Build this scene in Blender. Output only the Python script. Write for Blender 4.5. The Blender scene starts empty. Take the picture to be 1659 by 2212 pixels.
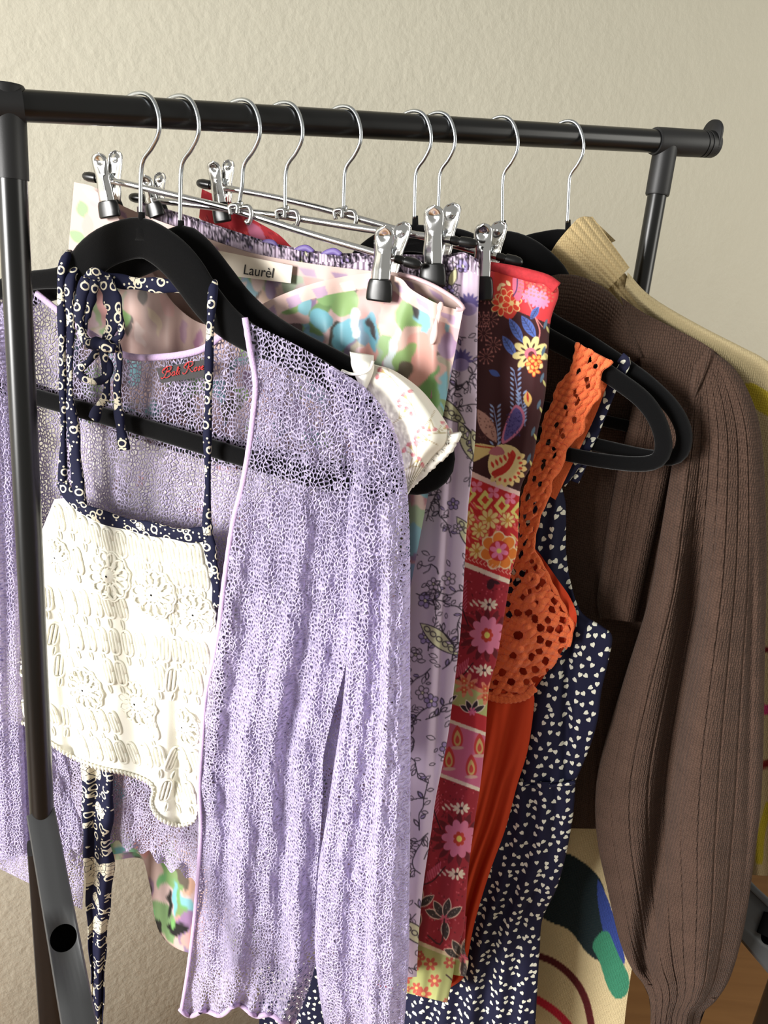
import bpy, bmesh, math, random
import numpy as np
from mathutils import Matrix, Vector

random.seed(7)
rng = np.random.default_rng(7)
scene = bpy.context.scene
COL = scene.collection

# ------------------------------------------------------------------ camera
W, H, F = 1659.0, 2212.0, 1750.0
PITCH, ROLL, CAM_Z = math.radians(19.0), math.radians(4.5), 1.40
d_c = np.array([-math.sin(ROLL) * math.cos(PITCH), math.cos(ROLL) * math.cos(PITCH), math.sin(PITCH)])
zw = -d_c
yw = np.array([0, 0, 1.0]) - d_c[2] * d_c
yw /= np.linalg.norm(yw)
xw = np.cross(yw, zw)
C2W = np.stack([xw, yw, zw])
CAM = np.array([0, 0, CAM_Z])

cam_data = bpy.data.cameras.new('camera')
cam_data.sensor_fit = 'HORIZONTAL'
cam_data.sensor_width = 36.0
cam_data.lens = 36.0 * F / W
cam_data.clip_start = 0.02
cam = bpy.data.objects.new('camera', cam_data)
COL.objects.link(cam)
ax, ay, az = C2W @ np.array([1, 0, 0]), C2W @ np.array([0, -1, 0]), C2W @ np.array([0, 0, -1])
cam.matrix_world = Matrix(((ax[0], ay[0], az[0], CAM[0]), (ax[1], ay[1], az[1], CAM[1]),
                           (ax[2], ay[2], az[2], CAM[2]), (0, 0, 0, 1)))
scene.camera = cam

# ------------------------------------------------------------------ light and exposure
scene.view_settings.view_transform = 'Standard'
scene.view_settings.look = 'None'
scene.view_settings.gamma = 1.0
scene.view_settings.use_curve_mapping = False
scene.view_settings.exposure = 0.0
world = bpy.data.worlds.new('room_light')
scene.world = world
world.use_nodes = True
bg = world.node_tree.nodes['Background']
bg.inputs[0].default_value = (1.0, 0.98, 0.90, 1)
bg.inputs[1].default_value = 0.35


def area(name, loc, target, size, energy, color, size_y=None, spread=180):
    l = bpy.data.lights.new(name, 'AREA')
    l.energy = energy
    l.color = color
    l.shape = 'RECTANGLE'
    l.size = size
    l.size_y = size_y or size
    l.spread = math.radians(spread)
    o = bpy.data.objects.new(name, l)
    COL.objects.link(o)
    o.location = loc
    o.rotation_euler = (Vector(target) - Vector(loc)).to_track_quat('-Z', 'Y').to_euler()
    return o


area('window_light', (-3.2, -1.85, 1.45), (0.0, 0.7, 0.85), 1.5, 36, (1.0, 0.985, 0.96), 1.9, 46)
area('second_window_light', (2.6, 0.25, 1.8), (0.9, 1.3, 1.2), 1.2, 33, (1.0, 0.975, 0.90), 1.6)
sp = bpy.data.lights.new('sunbeam', 'SPOT')
sp.energy = 42
sp.spot_size = math.radians(7.5)
sp.spot_blend = 0.7
sp.shadow_soft_size = 0.02
sp.color = (1.0, 0.95, 0.85)
spo = bpy.data.objects.new('sunbeam', sp)
COL.objects.link(spo)
spo.location = (-0.75, -0.85, 1.85)                     # a shaft of sun falling on the white top
spo.rotation_euler = (Vector((-0.215, 0.699, 1.0)) - spo.location).to_track_quat('-Z', 'Y').to_euler()


# ------------------------------------------------------------------ geometry helpers
def ray(x, y):
    v = np.stack([(np.asarray(x, float) - W / 2) / F, (np.asarray(y, float) - H / 2) / F,
                  np.ones_like(np.asarray(x, float))], -1)
    return v @ C2W.T


def at_depth(x, y, z):
    return CAM + ray(x, y) * np.asarray(z, float)[..., None]


HEAD = math.radians(-18)
E = np.array([math.cos(HEAD), math.sin(HEAD), 0])       # direction of the hangers (near end to the right)
N = np.array([math.sin(HEAD), -math.cos(HEAD), 0])      # towards the camera


class Plane:
    def __init__(s, p, head=HEAD):
        s.p = np.asarray(p, float)
        s.e = np.array([math.cos(head), math.sin(head), 0])
        s.n = np.array([math.sin(head), -math.cos(head), 0])

    def at(s, x, y, off=0.0):
        r = ray(x, y)
        t = ((s.p - CAM) @ s.n + np.asarray(off, float)) / (r @ s.n)
        return CAM + r * t[..., None]

    def pt(s, x, y, off=0.0):
        return s.at(np.array([x]), np.array([y]), np.array([off]))[0]

    def px(s, x, y):                                     # metres per pixel near (x, y)
        return np.linalg.norm(s.pt(x + 1, y) - s.pt(x, y))


RAIL_Z = lambda x: 1.0 / (1.613 + (x - 25.0) / 1405.0 * (1.149 - 1.613))
RAIL_Y = lambda x: 229.0 + (x - 60) / 1357.0 * (305.0 - 229.0)
RAIL = lambda x: at_depth(np.array([x]), np.array([RAIL_Y(x)]), np.array([RAIL_Z(x)]))[0]


def cr(pts, n, closed=False):
    """Catmull-Rom through pts, n samples at equal arc length."""
    p = np.asarray(pts, float)
    if len(p) == 2:
        return p[0] + (p[1] - p[0]) * np.linspace(0, 1, n)[:, None]
    if closed:
        p = np.vstack([p[-1], p, p[0], p[1]])
    else:
        p = np.vstack([2 * p[0] - p[1], p, 2 * p[-1] - p[-2]])
    out = []
    t = np.linspace(0, 1, 24, endpoint=False)[:, None]
    for i in range(1, len(p) - 2):
        a, b, c, e = p[i - 1], p[i], p[i + 1], p[i + 2]
        out.append(0.5 * (2 * b + (c - a) * t + (2 * a - 5 * b + 4 * c - e) * t ** 2 + (3 * b - a - 3 * c + e) * t ** 3))
    out.append(p[-2][None] if not closed else p[-2][None])
    q = np.vstack(out)
    s = np.r_[0, np.cumsum(np.linalg.norm(np.diff(q, axis=0), axis=1))]
    u = np.linspace(0, s[-1], n)
    return np.stack([np.interp(u, s, q[:, k]) for k in range(q.shape[1])], -1)


def quads(nv, nu, wrap=False, base=0, mask=None):
    i = np.arange(nv - 1)[:, None]
    j = np.arange(nu if wrap else nu - 1)[None]
    j2 = (j + 1) % nu
    f = np.stack([i * nu + j, i * nu + j2, (i + 1) * nu + j2, (i + 1) * nu + j], -1) + base
    if mask is not None:
        f = f[mask]
    return f.reshape(-1, 4)


def set_parent(o, parent):
    if parent is not None:
        o.parent = parent
        o.matrix_parent_inverse = Matrix.Translation(-Vector(parent.location))


def mk(name, verts, faces, mat, parent=None, uv=None, col=None, smooth=True, extra=()):
    """one mesh object; faces: (n,4) quads array; extra: list of n-gons."""
    verts = np.asarray(verts, np.float32).reshape(-1, 3)
    faces = np.asarray(faces, np.int32).reshape(-1, 4) if len(faces) else np.zeros((0, 4), np.int32)
    loops = [faces.reshape(-1)] + [np.asarray(e, np.int32) for e in extra]
    lens = [np.full(len(faces), 4, np.int32), np.array([len(e) for e in extra], np.int32)]
    loops = np.concatenate(loops).astype(np.int32)
    lens = np.concatenate(lens).astype(np.int32)
    me = bpy.data.meshes.new(name)
    me.vertices.add(len(verts))
    me.vertices.foreach_set('co', verts.ravel())
    me.loops.add(len(loops))
    me.loops.foreach_set('vertex_index', loops)
    me.polygons.add(len(lens))
    me.polygons.foreach_set('loop_start', np.r_[0, np.cumsum(lens)[:-1]].astype(np.int32))
    me.polygons.foreach_set('loop_total', lens)
    me.update(calc_edges=True)
    if smooth:
        me.polygons.foreach_set('use_smooth', np.ones(len(lens), bool))
    if uv is not None:
        ul = me.uv_layers.new(name='UVMap')
        ul.data.foreach_set('uv', np.asarray(uv, np.float32).reshape(-1, 2)[loops].ravel())
    if col is not None:
        a = me.color_attributes.new('print', 'FLOAT_COLOR', 'POINT')
        c = np.ones((len(verts), 4), np.float32)
        c[:, :3] = np.asarray(col).reshape(-1, 3)
        a.data.foreach_set('color', c.ravel())
    me.materials.append(mat)
    me.validate()
    o = bpy.data.objects.new(name, me)
    COL.objects.link(o)
    set_parent(o, parent)
    return o


def empty(name, loc, label=None, cat=None, group=None):
    o = bpy.data.objects.new(name, None)
    o.empty_display_size = 0.02
    COL.objects.link(o)
    o.location = Vector([float(v) for v in loc])
    if label:
        tag(o, label, cat, group)
    return o


def tag(o, label=None, cat=None, group=None, kind=None):
    if label: o['label'] = label
    if cat: o['category'] = cat
    if group: o['group'] = group
    if kind: o['kind'] = kind
    return o


def frames(P):
    T = np.gradient(P, axis=0)
    T /= np.linalg.norm(T, axis=1)[:, None] + 1e-12
    return T


def tube(name, P, r, mat, parent=None, n=12, flat=1.0, axis=None, caps=True, twist=0.0, loop=False):
    """sweep along 3D polyline; r half width; flat scales the thickness along `axis` (default N)."""
    P = np.asarray(P, float)
    r = np.broadcast_to(np.asarray(r, float), (len(P),)).copy()
    T = frames(P)
    if loop:
        T = np.roll(P, -1, 0) - np.roll(P, 1, 0)
        T /= np.linalg.norm(T, axis=1)[:, None]
    a = np.asarray(N if axis is None else axis, float)
    B = np.cross(T, a)
    B /= np.linalg.norm(B, axis=1)[:, None] + 1e-12
    A = np.cross(B, T)
    th = np.linspace(0, 2 * np.pi, n, endpoint=False)
    fl = np.broadcast_to(np.asarray(flat, float), (len(P),))
    tw = np.linspace(0, twist, len(P))
    ct, st = np.cos(tw)[:, None], np.sin(tw)[:, None]
    B2, A2 = B * ct + A * st, A * ct - B * st
    cx, sx = np.cos(th), np.sin(th)
    k = np.abs(cx) ** 2.6 + np.abs(sx) ** 2.6
    k = k ** (-1 / 2.6)
    V = P[:, None] + (r[:, None] * (k * cx)[None])[..., None] * B2[:, None] + ((r * fl)[:, None] * (k * sx)[None])[..., None] * A2[:, None]
    s = np.r_[0, np.cumsum(np.linalg.norm(np.diff(P, axis=0), axis=1))]
    uv = np.stack(np.broadcast_arrays((th[None] / (2 * np.pi) * 2 * np.pi * r.mean()), s[:, None]), -1)
    nv = len(P)
    ex = []
    if caps:
        ex = [list(range(n))[::-1], [(nv - 1) * n + i for i in range(n)]]
    Q = quads(nv, n, wrap=True)
    if loop:
        j = np.arange(n)
        j2 = (j + 1) % n
        Q = np.vstack([Q, np.stack([(nv - 1) * n + j, (nv - 1) * n + j2, j2, j], -1)])
        ex = []
    return mk(name, V, Q, mat, parent, uv=uv, extra=ex)


def join_bits(bits):
    """bits: list of (verts, quads, ngons) -> merged"""
    V, Q, X, b = [], [], [], 0
    for v, q, x in bits:
        v = np.asarray(v, float).reshape(-1, 3)
        V.append(v)
        if len(q): Q.append(np.asarray(q).reshape(-1, 4) + b)
        X += [[i + b for i in e] for e in x]
        b += len(v)
    return np.vstack(V), (np.vstack(Q) if Q else np.zeros((0, 4), int)), X


def sweep_bits(P, r, n=8, axis=(0, 0, 1)):
    P = np.asarray(P, float)
    r = np.broadcast_to(np.asarray(r, float), (len(P),))
    T = frames(P)
    B = np.cross(T, np.asarray(axis, float))
    bl = np.linalg.norm(B, axis=1)[:, None]
    B = np.where(bl > 1e-6, B / (bl + 1e-12), np.array([1.0, 0, 0]))
    A = np.cross(B, T)
    th = np.linspace(0, 2 * np.pi, n, endpoint=False)
    V = P[:, None] + r[:, None, None] * (np.cos(th)[None, :, None] * B[:, None] + np.sin(th)[None, :, None] * A[:, None])
    nv = len(P)
    return V.reshape(-1, 3), quads(nv, n, wrap=True), [list(range(n))[::-1], [(nv - 1) * n + i for i in range(n)]]


def cyl(name, a, b, r, mat, parent=None, n=24, prof=None):
    a, b = np.asarray(a, float), np.asarray(b, float)
    if prof is None:
        prof = [(0, 1), (1, 1)]
    P = np.array([a + (b - a) * t for t, _ in prof])
    R = np.array([r * k for _, k in prof])
    T = (b - a) / np.linalg.norm(b - a)
    ref = np.array([0, 0, 1.0]) if abs(T[2]) < 0.9 else np.array([1.0, 0, 0])
    B = np.cross(T, ref); B /= np.linalg.norm(B)
    A = np.cross(B, T)
    th = np.linspace(0, 2 * np.pi, n, endpoint=False)
    V = P[:, None] + R[:, None, None] * (np.cos(th)[None, :, None] * B + np.sin(th)[None, :, None] * A)
    nv = len(P)
    o = mk(name, V, quads(nv, n, wrap=True), mat, parent, extra=[list(range(n))[::-1], [(nv - 1) * n + i for i in range(n)]])
    o.data.set_sharp_from_angle(angle=math.radians(40))
    return o


def vnoise(x, y, seed, octv=5):
    g = np.random.default_rng(seed)
    z = np.zeros(np.broadcast(x, y).shape)
    for k in range(octv):
        a = g.uniform(0, 2 * np.pi)
        f = 1.0 + 0.55 * k
        z = z + np.sin(f * (np.cos(a) * x + np.sin(a) * y) + g.uniform(0, 6.28)) / (1 + .4 * k)
    return z / 2.2


def ruled(A, B, na, nb):
    """pixel grid (na, nb, 2) between two traced edges"""
    a, b = cr(A, na), cr(B, na)
    t = np.linspace(0, 1, nb)[None, :, None]
    return a[:, None] * (1 - t) + b[:, None] * t


def cloth(name, pl, G, off, mat, parent, col=None, mask=None, uvscale=1.0, uvrot=False):
    V = pl.at(G[..., 0], G[..., 1], off)
    uv = np.stack([V @ pl.e, V[..., 2]], -1) * uvscale
    c = None if col is None else col(G[..., 0], G[..., 1])
    m = None
    if mask is not None:
        m = mask[:-1, :-1] & mask[1:, :-1] & mask[:-1, 1:] & mask[1:, 1:]
    return mk(name, V, quads(G.shape[0], G.shape[1], mask=m), mat, parent, uv=uv, col=c)


def bag(name, pl, A, B, na, nb, depth, mat, parent, col=None, folds=None, back_step=3, off0=0.0, power=0.5, backcol=None):
    """a hanging cloth tube: traced side edges A (left) and B (right), front and back layers that meet at the edges.
    depth: half thickness (metres or function of v); folds: function(u, v, x, y) -> metres, zero at the edges"""
    G = ruled(A, B, na, nb)
    u = np.linspace(0, 1, nb)[None]
    v = np.linspace(0, 1, na)[:, None]
    dep = depth(v) if callable(depth) else depth
    pr = np.clip(1 - (2 * u - 1) ** 2, 0, 1) ** power
    f = folds(u, v, G[..., 0], G[..., 1]) if folds else 0.0
    fr = off0 + dep * pr + f * np.clip(6 * np.minimum(u, 1 - u), 0, 1)
    V1 = pl.at(G[..., 0], G[..., 1], fr)
    ii = np.unique(np.r_[np.arange(0, na, back_step), na - 1])
    jj = np.unique(np.r_[np.arange(0, nb, back_step), nb - 1])
    G2 = G[ii][:, jj]
    u2, v2 = u[:, jj], v[ii]
    dep2 = depth(v2) if callable(depth) else depth
    bk = off0 - dep2 * np.clip(1 - (2 * u2 - 1) ** 2, 0, 1) ** power + 0 * v2
    V2 = pl.at(G2[..., 0], G2[..., 1], bk)
    V = np.vstack([V1.reshape(-1, 3), V2.reshape(-1, 3)])
    Q = np.vstack([quads(na, nb), quads(len(ii), len(jj), base=na * nb)[:, ::-1]])
    uv = np.stack([V @ pl.e, V[..., 2]], -1)
    c = None
    if col is not None:
        c = np.vstack([col(G[..., 0], G[..., 1]).reshape(-1, 3), col(G2[..., 0], G2[..., 1]).reshape(-1, 3)])
    return mk(name, V, Q, mat, parent, uv=uv, col=c)


def wave(seed, amp, n=4, fmin=1.5, fmax=5, drift=1.2, grow=0.6):
    g = np.random.default_rng(seed)
    ks = [(g.uniform(fmin, fmax), g.uniform(0, 6.28), g.uniform(-drift, drift), g.uniform(.5, 1)) for _ in range(n)]

    def f(u, v, x, y):
        z = 0
        for k, ph, dr, w in ks:
            z = z + w * np.sin(2 * np.pi * k * u + ph + dr * 3 * v)
        return amp * z / n * (1 - grow + grow * np.clip(v * 2, 0, 1)) * 1.6
    return f


# ------------------------------------------------------------------ print painter (flat textile prints kept as point colours)
def lin(c):
    c = np.asarray(c, float) / 255.0
    return np.where(c <= 0.04045, c / 12.92, ((c + 0.055) / 1.055) ** 2.4)


class Canvas:
    def __init__(s, x0, y0, x1, y1, bgc):
        s.x0, s.y0 = x0, y0
        s.w, s.h = int(x1 - x0), int(y1 - y0)
        s.a = np.empty((s.h, s.w, 3), np.float32)
        s.a[:] = bgc

    def win(s, xa, ya, xb, yb):
        i0, i1 = max(0, int(ya - s.y0) - 1), min(s.h, int(yb - s.y0) + 2)
        j0, j1 = max(0, int(xa - s.x0) - 1), min(s.w, int(xb - s.x0) + 2)
        if i1 <= i0 or j1 <= j0:
            return None
        Y, X = np.mgrid[i0:i1, j0:j1]
        return slice(i0, i1), slice(j0, j1), X + s.x0 + .5, Y + s.y0 + .5

    def put(s, w, m, col):
        m = np.clip(m, 0, 1)[..., None]
        s.a[w[0], w[1]] = s.a[w[0], w[1]] * (1 - m) + np.asarray(col, np.float32) * m

    def loc(s, w, cx, cy, ang):
        c, n = math.cos(ang), math.sin(ang)
        X, Y = w[2] - cx, w[3] - cy
        return X * c + Y * n, -X * n + Y * c

    def ell(s, cx, cy, rx, ry, ang, col, ring=0):
        R = max(rx, ry) + 2
        w = s.win(cx - R, cy - R, cx + R, cy + R)
        if w is None: return
        a, b = s.loc(w, cx, cy, ang)
        k = np.sqrt((a / rx) ** 2 + (b / ry) ** 2)
        dd = (1 - k) * min(rx, ry)
        m = np.clip(dd + .5, 0, 1)
        if ring: m = m * np.clip(ring - dd + .5, 0, 1)
        s.put(w, m, col)

    def leaf(s, cx, cy, L, wd, ang, col, ring=0, pw=1.0):
        R = L / 2 + 2
        w = s.win(cx - R, cy - R, cx + R, cy + R)
        if w is None: return
        a, b = s.loc(w, cx, cy, ang)
        t = np.clip(a / (L / 2), -1, 1)
        hw = wd / 2 * (1 - t * t) ** pw
        dd = np.where(np.abs(a) < L / 2, hw - np.abs(b), -1)
        m = np.clip(dd + .5, 0, 1)
        if ring: m = m * np.clip(ring - dd + .5, 0, 1)
        s.put(w, m, col)

    def drop(s, cx, cy, L, wd, ang, col, ring=0):
        """teardrop with the round end at +a"""
        R = L / 2 + wd
        w = s.win(cx - R, cy - R, cx + R, cy + R)
        if w is None: return
        a, b = s.loc(w, cx, cy, ang)
        t = np.clip((a + L / 2) / L, 0, 1)
        hw = wd / 2 * 1.9 * t ** .8 * np.sqrt(np.clip(1 - t, 0, 1)) * 1.1
        dd = np.where(np.abs(a) < L / 2, hw - np.abs(b), -1)
        m = np.clip(dd + .5, 0, 1)
        if ring: m = m * np.clip(ring - dd + .5, 0, 1)
        s.put(w, m, col)

    def line(s, pts, wd, col, n=0):
        p = cr(pts, n or max(2, 4 * len(pts))) if len(pts) > 2 else np.asarray(pts, float)
        for a, b in zip(p[:-1], p[1:]):
            w = s.win(min(a[0], b[0]) - wd - 1, min(a[1], b[1]) - wd - 1, max(a[0], b[0]) + wd + 1, max(a[1], b[1]) + wd + 1)
            if w is None: continue
            ab = b - a
            t = np.clip(((w[2] - a[0]) * ab[0] + (w[3] - a[1]) * ab[1]) / (ab @ ab + 1e-9), 0, 1)
            dd = np.hypot(w[2] - a[0] - t * ab[0], w[3] - a[1] - t * ab[1])
            s.put(w, np.clip(wd / 2 - dd + .5, 0, 1), col)

    def flower(s, cx, cy, r, n, col, cc=None, ang=0, pw=.55, sq=1.0, edge=None):
        for k in range(n):
            t = ang + 2 * math.pi * k / n
            x, y = cx + math.cos(t) * r * .55 * sq, cy + math.sin(t) * r * .55
            if edge is not None:
                s.drop(x, y, r * 1.1 + 3, r * pw + 3, t, edge)
            s.drop(x, y, r * 1.0, r * pw, t, col)
        if cc is not None:
            s.ell(cx, cy, r * .27 * sq, r * .27, 0, cc)

    def poly(s, pts, col, n=60, straight=False):
        p = np.asarray(pts, float) if straight else cr(pts, n, closed=True)
        w = s.win(p[:, 0].min(), p[:, 1].min(), p[:, 0].max(), p[:, 1].max())
        if w is None: return
        ins = np.zeros(w[2].shape, bool)
        x1, y1 = p[-1]
        for x2, y2 in p:
            cnd = ((y1 > w[3]) != (y2 > w[3])) & (w[2] < (x2 - x1) * (w[3] - y1) / (y2 - y1 + 1e-9) + x1)
            ins ^= cnd
            x1, y1 = x2, y2
        s.put(w, ins.astype(float), col)

    def raw(s, x, y):
        fx = np.clip(np.asarray(x) - s.x0 - .5, 0, s.w - 1.001)
        fy = np.clip(np.asarray(y) - s.y0 - .5, 0, s.h - 1.001)
        j, i = fx.astype(int), fy.astype(int)
        u, v = (fx - j)[..., None], (fy - i)[..., None]
        a = s.a
        i1, j1 = np.minimum(i + 1, s.h - 1), np.minimum(j + 1, s.w - 1)
        return (a[i, j] * (1 - u) + a[i, j1] * u) * (1 - v) + (a[i1, j] * (1 - u) + a[i1, j1] * u) * v

    def __call__(s, x, y):
        return lin(s.raw(x, y))


# ------------------------------------------------------------------ materials
def new_mat(name):
    m = bpy.data.materials.new(name)
    m.use_nodes = True
    nt = m.node_tree
    return m, nt, nt.nodes['Principled BSDF'], nt.nodes['Material Output']


def nd(nt, typ, **kw):
    n = nt.nodes.new(typ)
    for k, v in kw.items():
        if k in n.inputs.keys():
            n.inputs[k].default_value = v
        else:
            setattr(n, k, v)
    return n


def math_n(nt, op, a, b=None, c=None, clamp=False):
    n = nt.nodes.new('ShaderNodeMath')
    n.operation = op
    n.use_clamp = clamp
    for i, v in enumerate((a, b, c)):
        if v is None: continue
        if isinstance(v, (int, float)):
            n.inputs[i].default_value = v
        else:
            nt.links.new(v, n.inputs[i])
    return n.outputs[0]


def mixc(nt, fac, a, b):
    n = nt.nodes.new('ShaderNodeMix')
    n.data_type = 'RGBA'
    for sock, v in ((n.inputs[0], fac), (n.inputs[6], a), (n.inputs[7], b)):
        if isinstance(v, (int, float)):
            sock.default_value = v
        elif isinstance(v, tuple):
            sock.default_value = v if len(v) == 4 else (*v, 1)
        else:
            nt.links.new(v, sock)
    return n.outputs[2]


def L4(r, g, b):
    c = lin((r, g, b))
    return (float(c[0]), float(c[1]), float(c[2]), 1.0)


def uvnode(nt, scale=(1, 1, 1)):
    tc = nt.nodes.new('ShaderNodeTexCoord')
    mp = nt.nodes.new('ShaderNodeMapping')
    mp.inputs['Scale'].default_value = scale
    nt.links.new(tc.outputs['UV'], mp.inputs['Vector'])
    return mp.outputs[0]


def objnode(nt, scale=(1, 1, 1)):
    tc = nt.nodes.new('ShaderNodeTexCoord')
    mp = nt.nodes.new('ShaderNodeMapping')
    mp.inputs['Scale'].default_value = scale
    nt.links.new(tc.outputs['Object'], mp.inputs['Vector'])
    return mp.outputs[0]


def bump(nt, bsdf, h, strength=.5, dist=.001):
    b = nt.nodes.new('ShaderNodeBump')
    b.inputs['Strength'].default_value = strength
    b.inputs['Distance'].default_value = dist
    nt.links.new(h, b.inputs['Height'])
    nt.links.new(b.outputs[0], bsdf.inputs['Normal'])
    return b


def plain(name, rgb, rough=.5, metal=0.0, spec=.5, sheen=0.0, nscale=0, nstr=.2, ndist=.0005, var=0.0, sheen_rough=.4):
    m, nt, b, o = new_mat(name)
    b.inputs['Base Color'].default_value = L4(*rgb)
    b.inputs['Roughness'].default_value = rough
    b.inputs['Metallic'].default_value = metal
    b.inputs['Specular IOR Level'].default_value = spec
    if sheen:
        b.inputs['Sheen Weight'].default_value = sheen
        b.inputs['Sheen Roughness'].default_value = sheen_rough
    if nscale:
        v = objnode(nt)
        n = nd(nt, 'ShaderNodeTexNoise', Scale=nscale, Detail=4.0)
        nt.links.new(v, n.inputs['Vector'])
        bump(nt, b, n.outputs[0], nstr, ndist)
        if var:
            c = mixc(nt, n.outputs[0], tuple(x * (1 - var) for x in L4(*rgb)[:3]), tuple(min(1, x * (1 + var)) for x in L4(*rgb)[:3]))
            nt.links.new(c, b.inputs['Base Color'])
    return m


def printed(name, rough=.75, sheen=.15, weave=1400, wstr=.15, spec=.3, aniso=None):
    m, nt, b, o = new_mat(name)
    at = nt.nodes.new('ShaderNodeVertexColor')
    at.layer_name = 'print'
    nt.links.new(at.outputs[0], b.inputs['Base Color'])
    b.inputs['Roughness'].default_value = rough
    b.inputs['Specular IOR Level'].default_value = spec
    b.inputs['Sheen Weight'].default_value = sheen
    v = uvnode(nt)
    n = nd(nt, 'ShaderNodeTexNoise', Scale=weave, Detail=2.0)
    nt.links.new(v, n.inputs['Vector'])
    bump(nt, b, n.outputs[0], wstr, .0004)
    return m


def knit_net(name, rgb, cell=0.0030, thread=.16, hole=True, stretch=.75):
    """crinkled openwork knit: threads round irregular cells, holes let the light through"""
    m, nt, b, o = new_mat(name)
    uv = uvnode(nt)
    nz = nd(nt, 'ShaderNodeTexNoise', Scale=130.0, Detail=2.0)
    nt.links.new(uv, nz.inputs['Vector'])
    add = nt.nodes.new('ShaderNodeVectorMath'); add.operation = 'MULTIPLY_ADD'
    nt.links.new(nz.outputs['Color'], add.inputs[0])
    add.inputs[1].default_value = (.005, .005, 0)
    nt.links.new(uv, add.inputs[2])
    sc = nt.nodes.new('ShaderNodeVectorMath'); sc.operation = 'MULTIPLY'
    nt.links.new(add.outputs[0], sc.inputs[0])
    sc.inputs[1].default_value = (1 / cell, stretch / cell, 1)
    vo = nt.nodes.new('ShaderNodeTexVoronoi')
    vo.voronoi_dimensions = '2D'
    vo.feature = 'DISTANCE_TO_EDGE'
    vo.inputs['Scale'].default_value = 1.0
    vo.inputs['Randomness'].default_value = .95
    nt.links.new(sc.outputs[0], vo.inputs['Vector'])
    big = nd(nt, 'ShaderNodeTexNoise', Scale=26.0, Detail=3.0)
    nt.links.new(uv, big.inputs['Vector'])
    # the knit is stretched open over the shoulders and closes up further down; loose vertical columns
    sx = nt.nodes.new('ShaderNodeSeparateXYZ')
    nt.links.new(uv, sx.inputs[0])
    low = math_n(nt, 'MULTIPLY', math_n(nt, 'SUBTRACT', 1.22, sx.outputs[1]), .55, clamp=True)
    low = math_n(nt, 'MINIMUM', low, .10)
    colm = nt.nodes.new('ShaderNodeMapping')
    colm.inputs['Scale'].default_value = (190, 22, 1)
    nt.links.new(uv, colm.inputs['Vector'])
    cn = nd(nt, 'ShaderNodeTexNoise', Scale=1.0, Detail=2.0)
    nt.links.new(colm.outputs[0], cn.inputs['Vector'])
    th = math_n(nt, 'MULTIPLY_ADD', big.outputs[0], .18, thread - .09)
    th = math_n(nt, 'ADD', th, low)
    th = math_n(nt, 'ADD', th, math_n(nt, 'MULTIPLY_ADD', cn.outputs[0], .22, -.11))
    alpha = math_n(nt, 'LESS_THAN', vo.outputs['Distance'], th)
    b.inputs['Base Color'].default_value = L4(*rgb)
    dark = math_n(nt, 'DIVIDE', vo.outputs['Distance'], th)
    c = mixc(nt, math_n(nt, 'MULTIPLY', dark, .6, clamp=True), L4(*[min(255, x + 8) for x in rgb]), L4(*[x * .86 for x in rgb]))
    nt.links.new(c, b.inputs['Base Color'])
    b.inputs['Roughness'].default_value = .8
    b.inputs['Sheen Weight'].default_value = .15
    b.inputs['Specular IOR Level'].default_value = .2
    hgt = math_n(nt, 'SUBTRACT', 1.0, dark)
    cr1 = nd(nt, 'ShaderNodeTexNoise', Scale=300.0, Detail=3.0)
    nt.links.new(uv, cr1.inputs['Vector'])
    bump(nt, b, math_n(nt, 'ADD', hgt, cr1.outputs[0]), 1.0, .0015)
    tl = nt.nodes.new('ShaderNodeBsdfTranslucent')
    tl.inputs[0].default_value = L4(*rgb)
    mx0 = nt.nodes.new('ShaderNodeMixShader')
    mx0.inputs[0].default_value = .25
    nt.links.new(b.outputs[0], mx0.inputs[1])
    nt.links.new(tl.outputs[0], mx0.inputs[2])
    if hole:
        tr = nt.nodes.new('ShaderNodeBsdfTransparent')
        mx = nt.nodes.new('ShaderNodeMixShader')
        nt.links.new(alpha, mx.inputs[0])
        nt.links.new(tr.outputs[0], mx.inputs[1])
        nt.links.new(mx0.outputs[0], mx.inputs[2])
        nt.links.new(mx.outputs[0], o.inputs[0])
    else:
        nt.links.new(mx0.outputs[0], o.inputs[0])
    return m


def knit_solid(name, rgb, rgb2, cell=.0016, rough=.9, dist=.0009, sheen=.25, attr=False, spec=.15):
    m, nt, b, o = new_mat(name)
    uv = uvnode(nt, (1 / cell, .8 / cell, 1))
    vo = nt.nodes.new('ShaderNodeTexVoronoi')
    vo.voronoi_dimensions = '2D'
    vo.inputs['Scale'].default_value = 1.0
    vo.inputs['Randomness'].default_value = .35
    nt.links.new(uv, vo.inputs['Vector'])
    n = nd(nt, 'ShaderNodeTexNoise', Scale=40.0, Detail=4.0)
    nt.links.new(uvnode(nt), n.inputs['Vector'])
    f = math_n(nt, 'MULTIPLY_ADD', vo.outputs['Distance'], .7, math_n(nt, 'MULTIPLY', n.outputs[0], .4), clamp=True)
    if attr:
        at = nt.nodes.new('ShaderNodeVertexColor')
        at.layer_name = 'print'
        mu = nt.nodes.new('ShaderNodeVectorMath'); mu.operation = 'MULTIPLY'
        nt.links.new(at.outputs[0], mu.inputs[0]); mu.inputs[1].default_value = (.75, .75, .75)
        c = mixc(nt, f, at.outputs[0], mu.outputs[0])
    else:
        c = mixc(nt, f, L4(*rgb), L4(*rgb2))
    nt.links.new(c, b.inputs['Base Color'])
    b.inputs['Roughness'].default_value = rough
    b.inputs['Specular IOR Level'].default_value = spec
    b.inputs['Sheen Weight'].default_value = sheen
    bump(nt, b, math_n(nt, 'SUBTRACT', 1.0, vo.outputs['Distance']), .9, dist)
    return m


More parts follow.
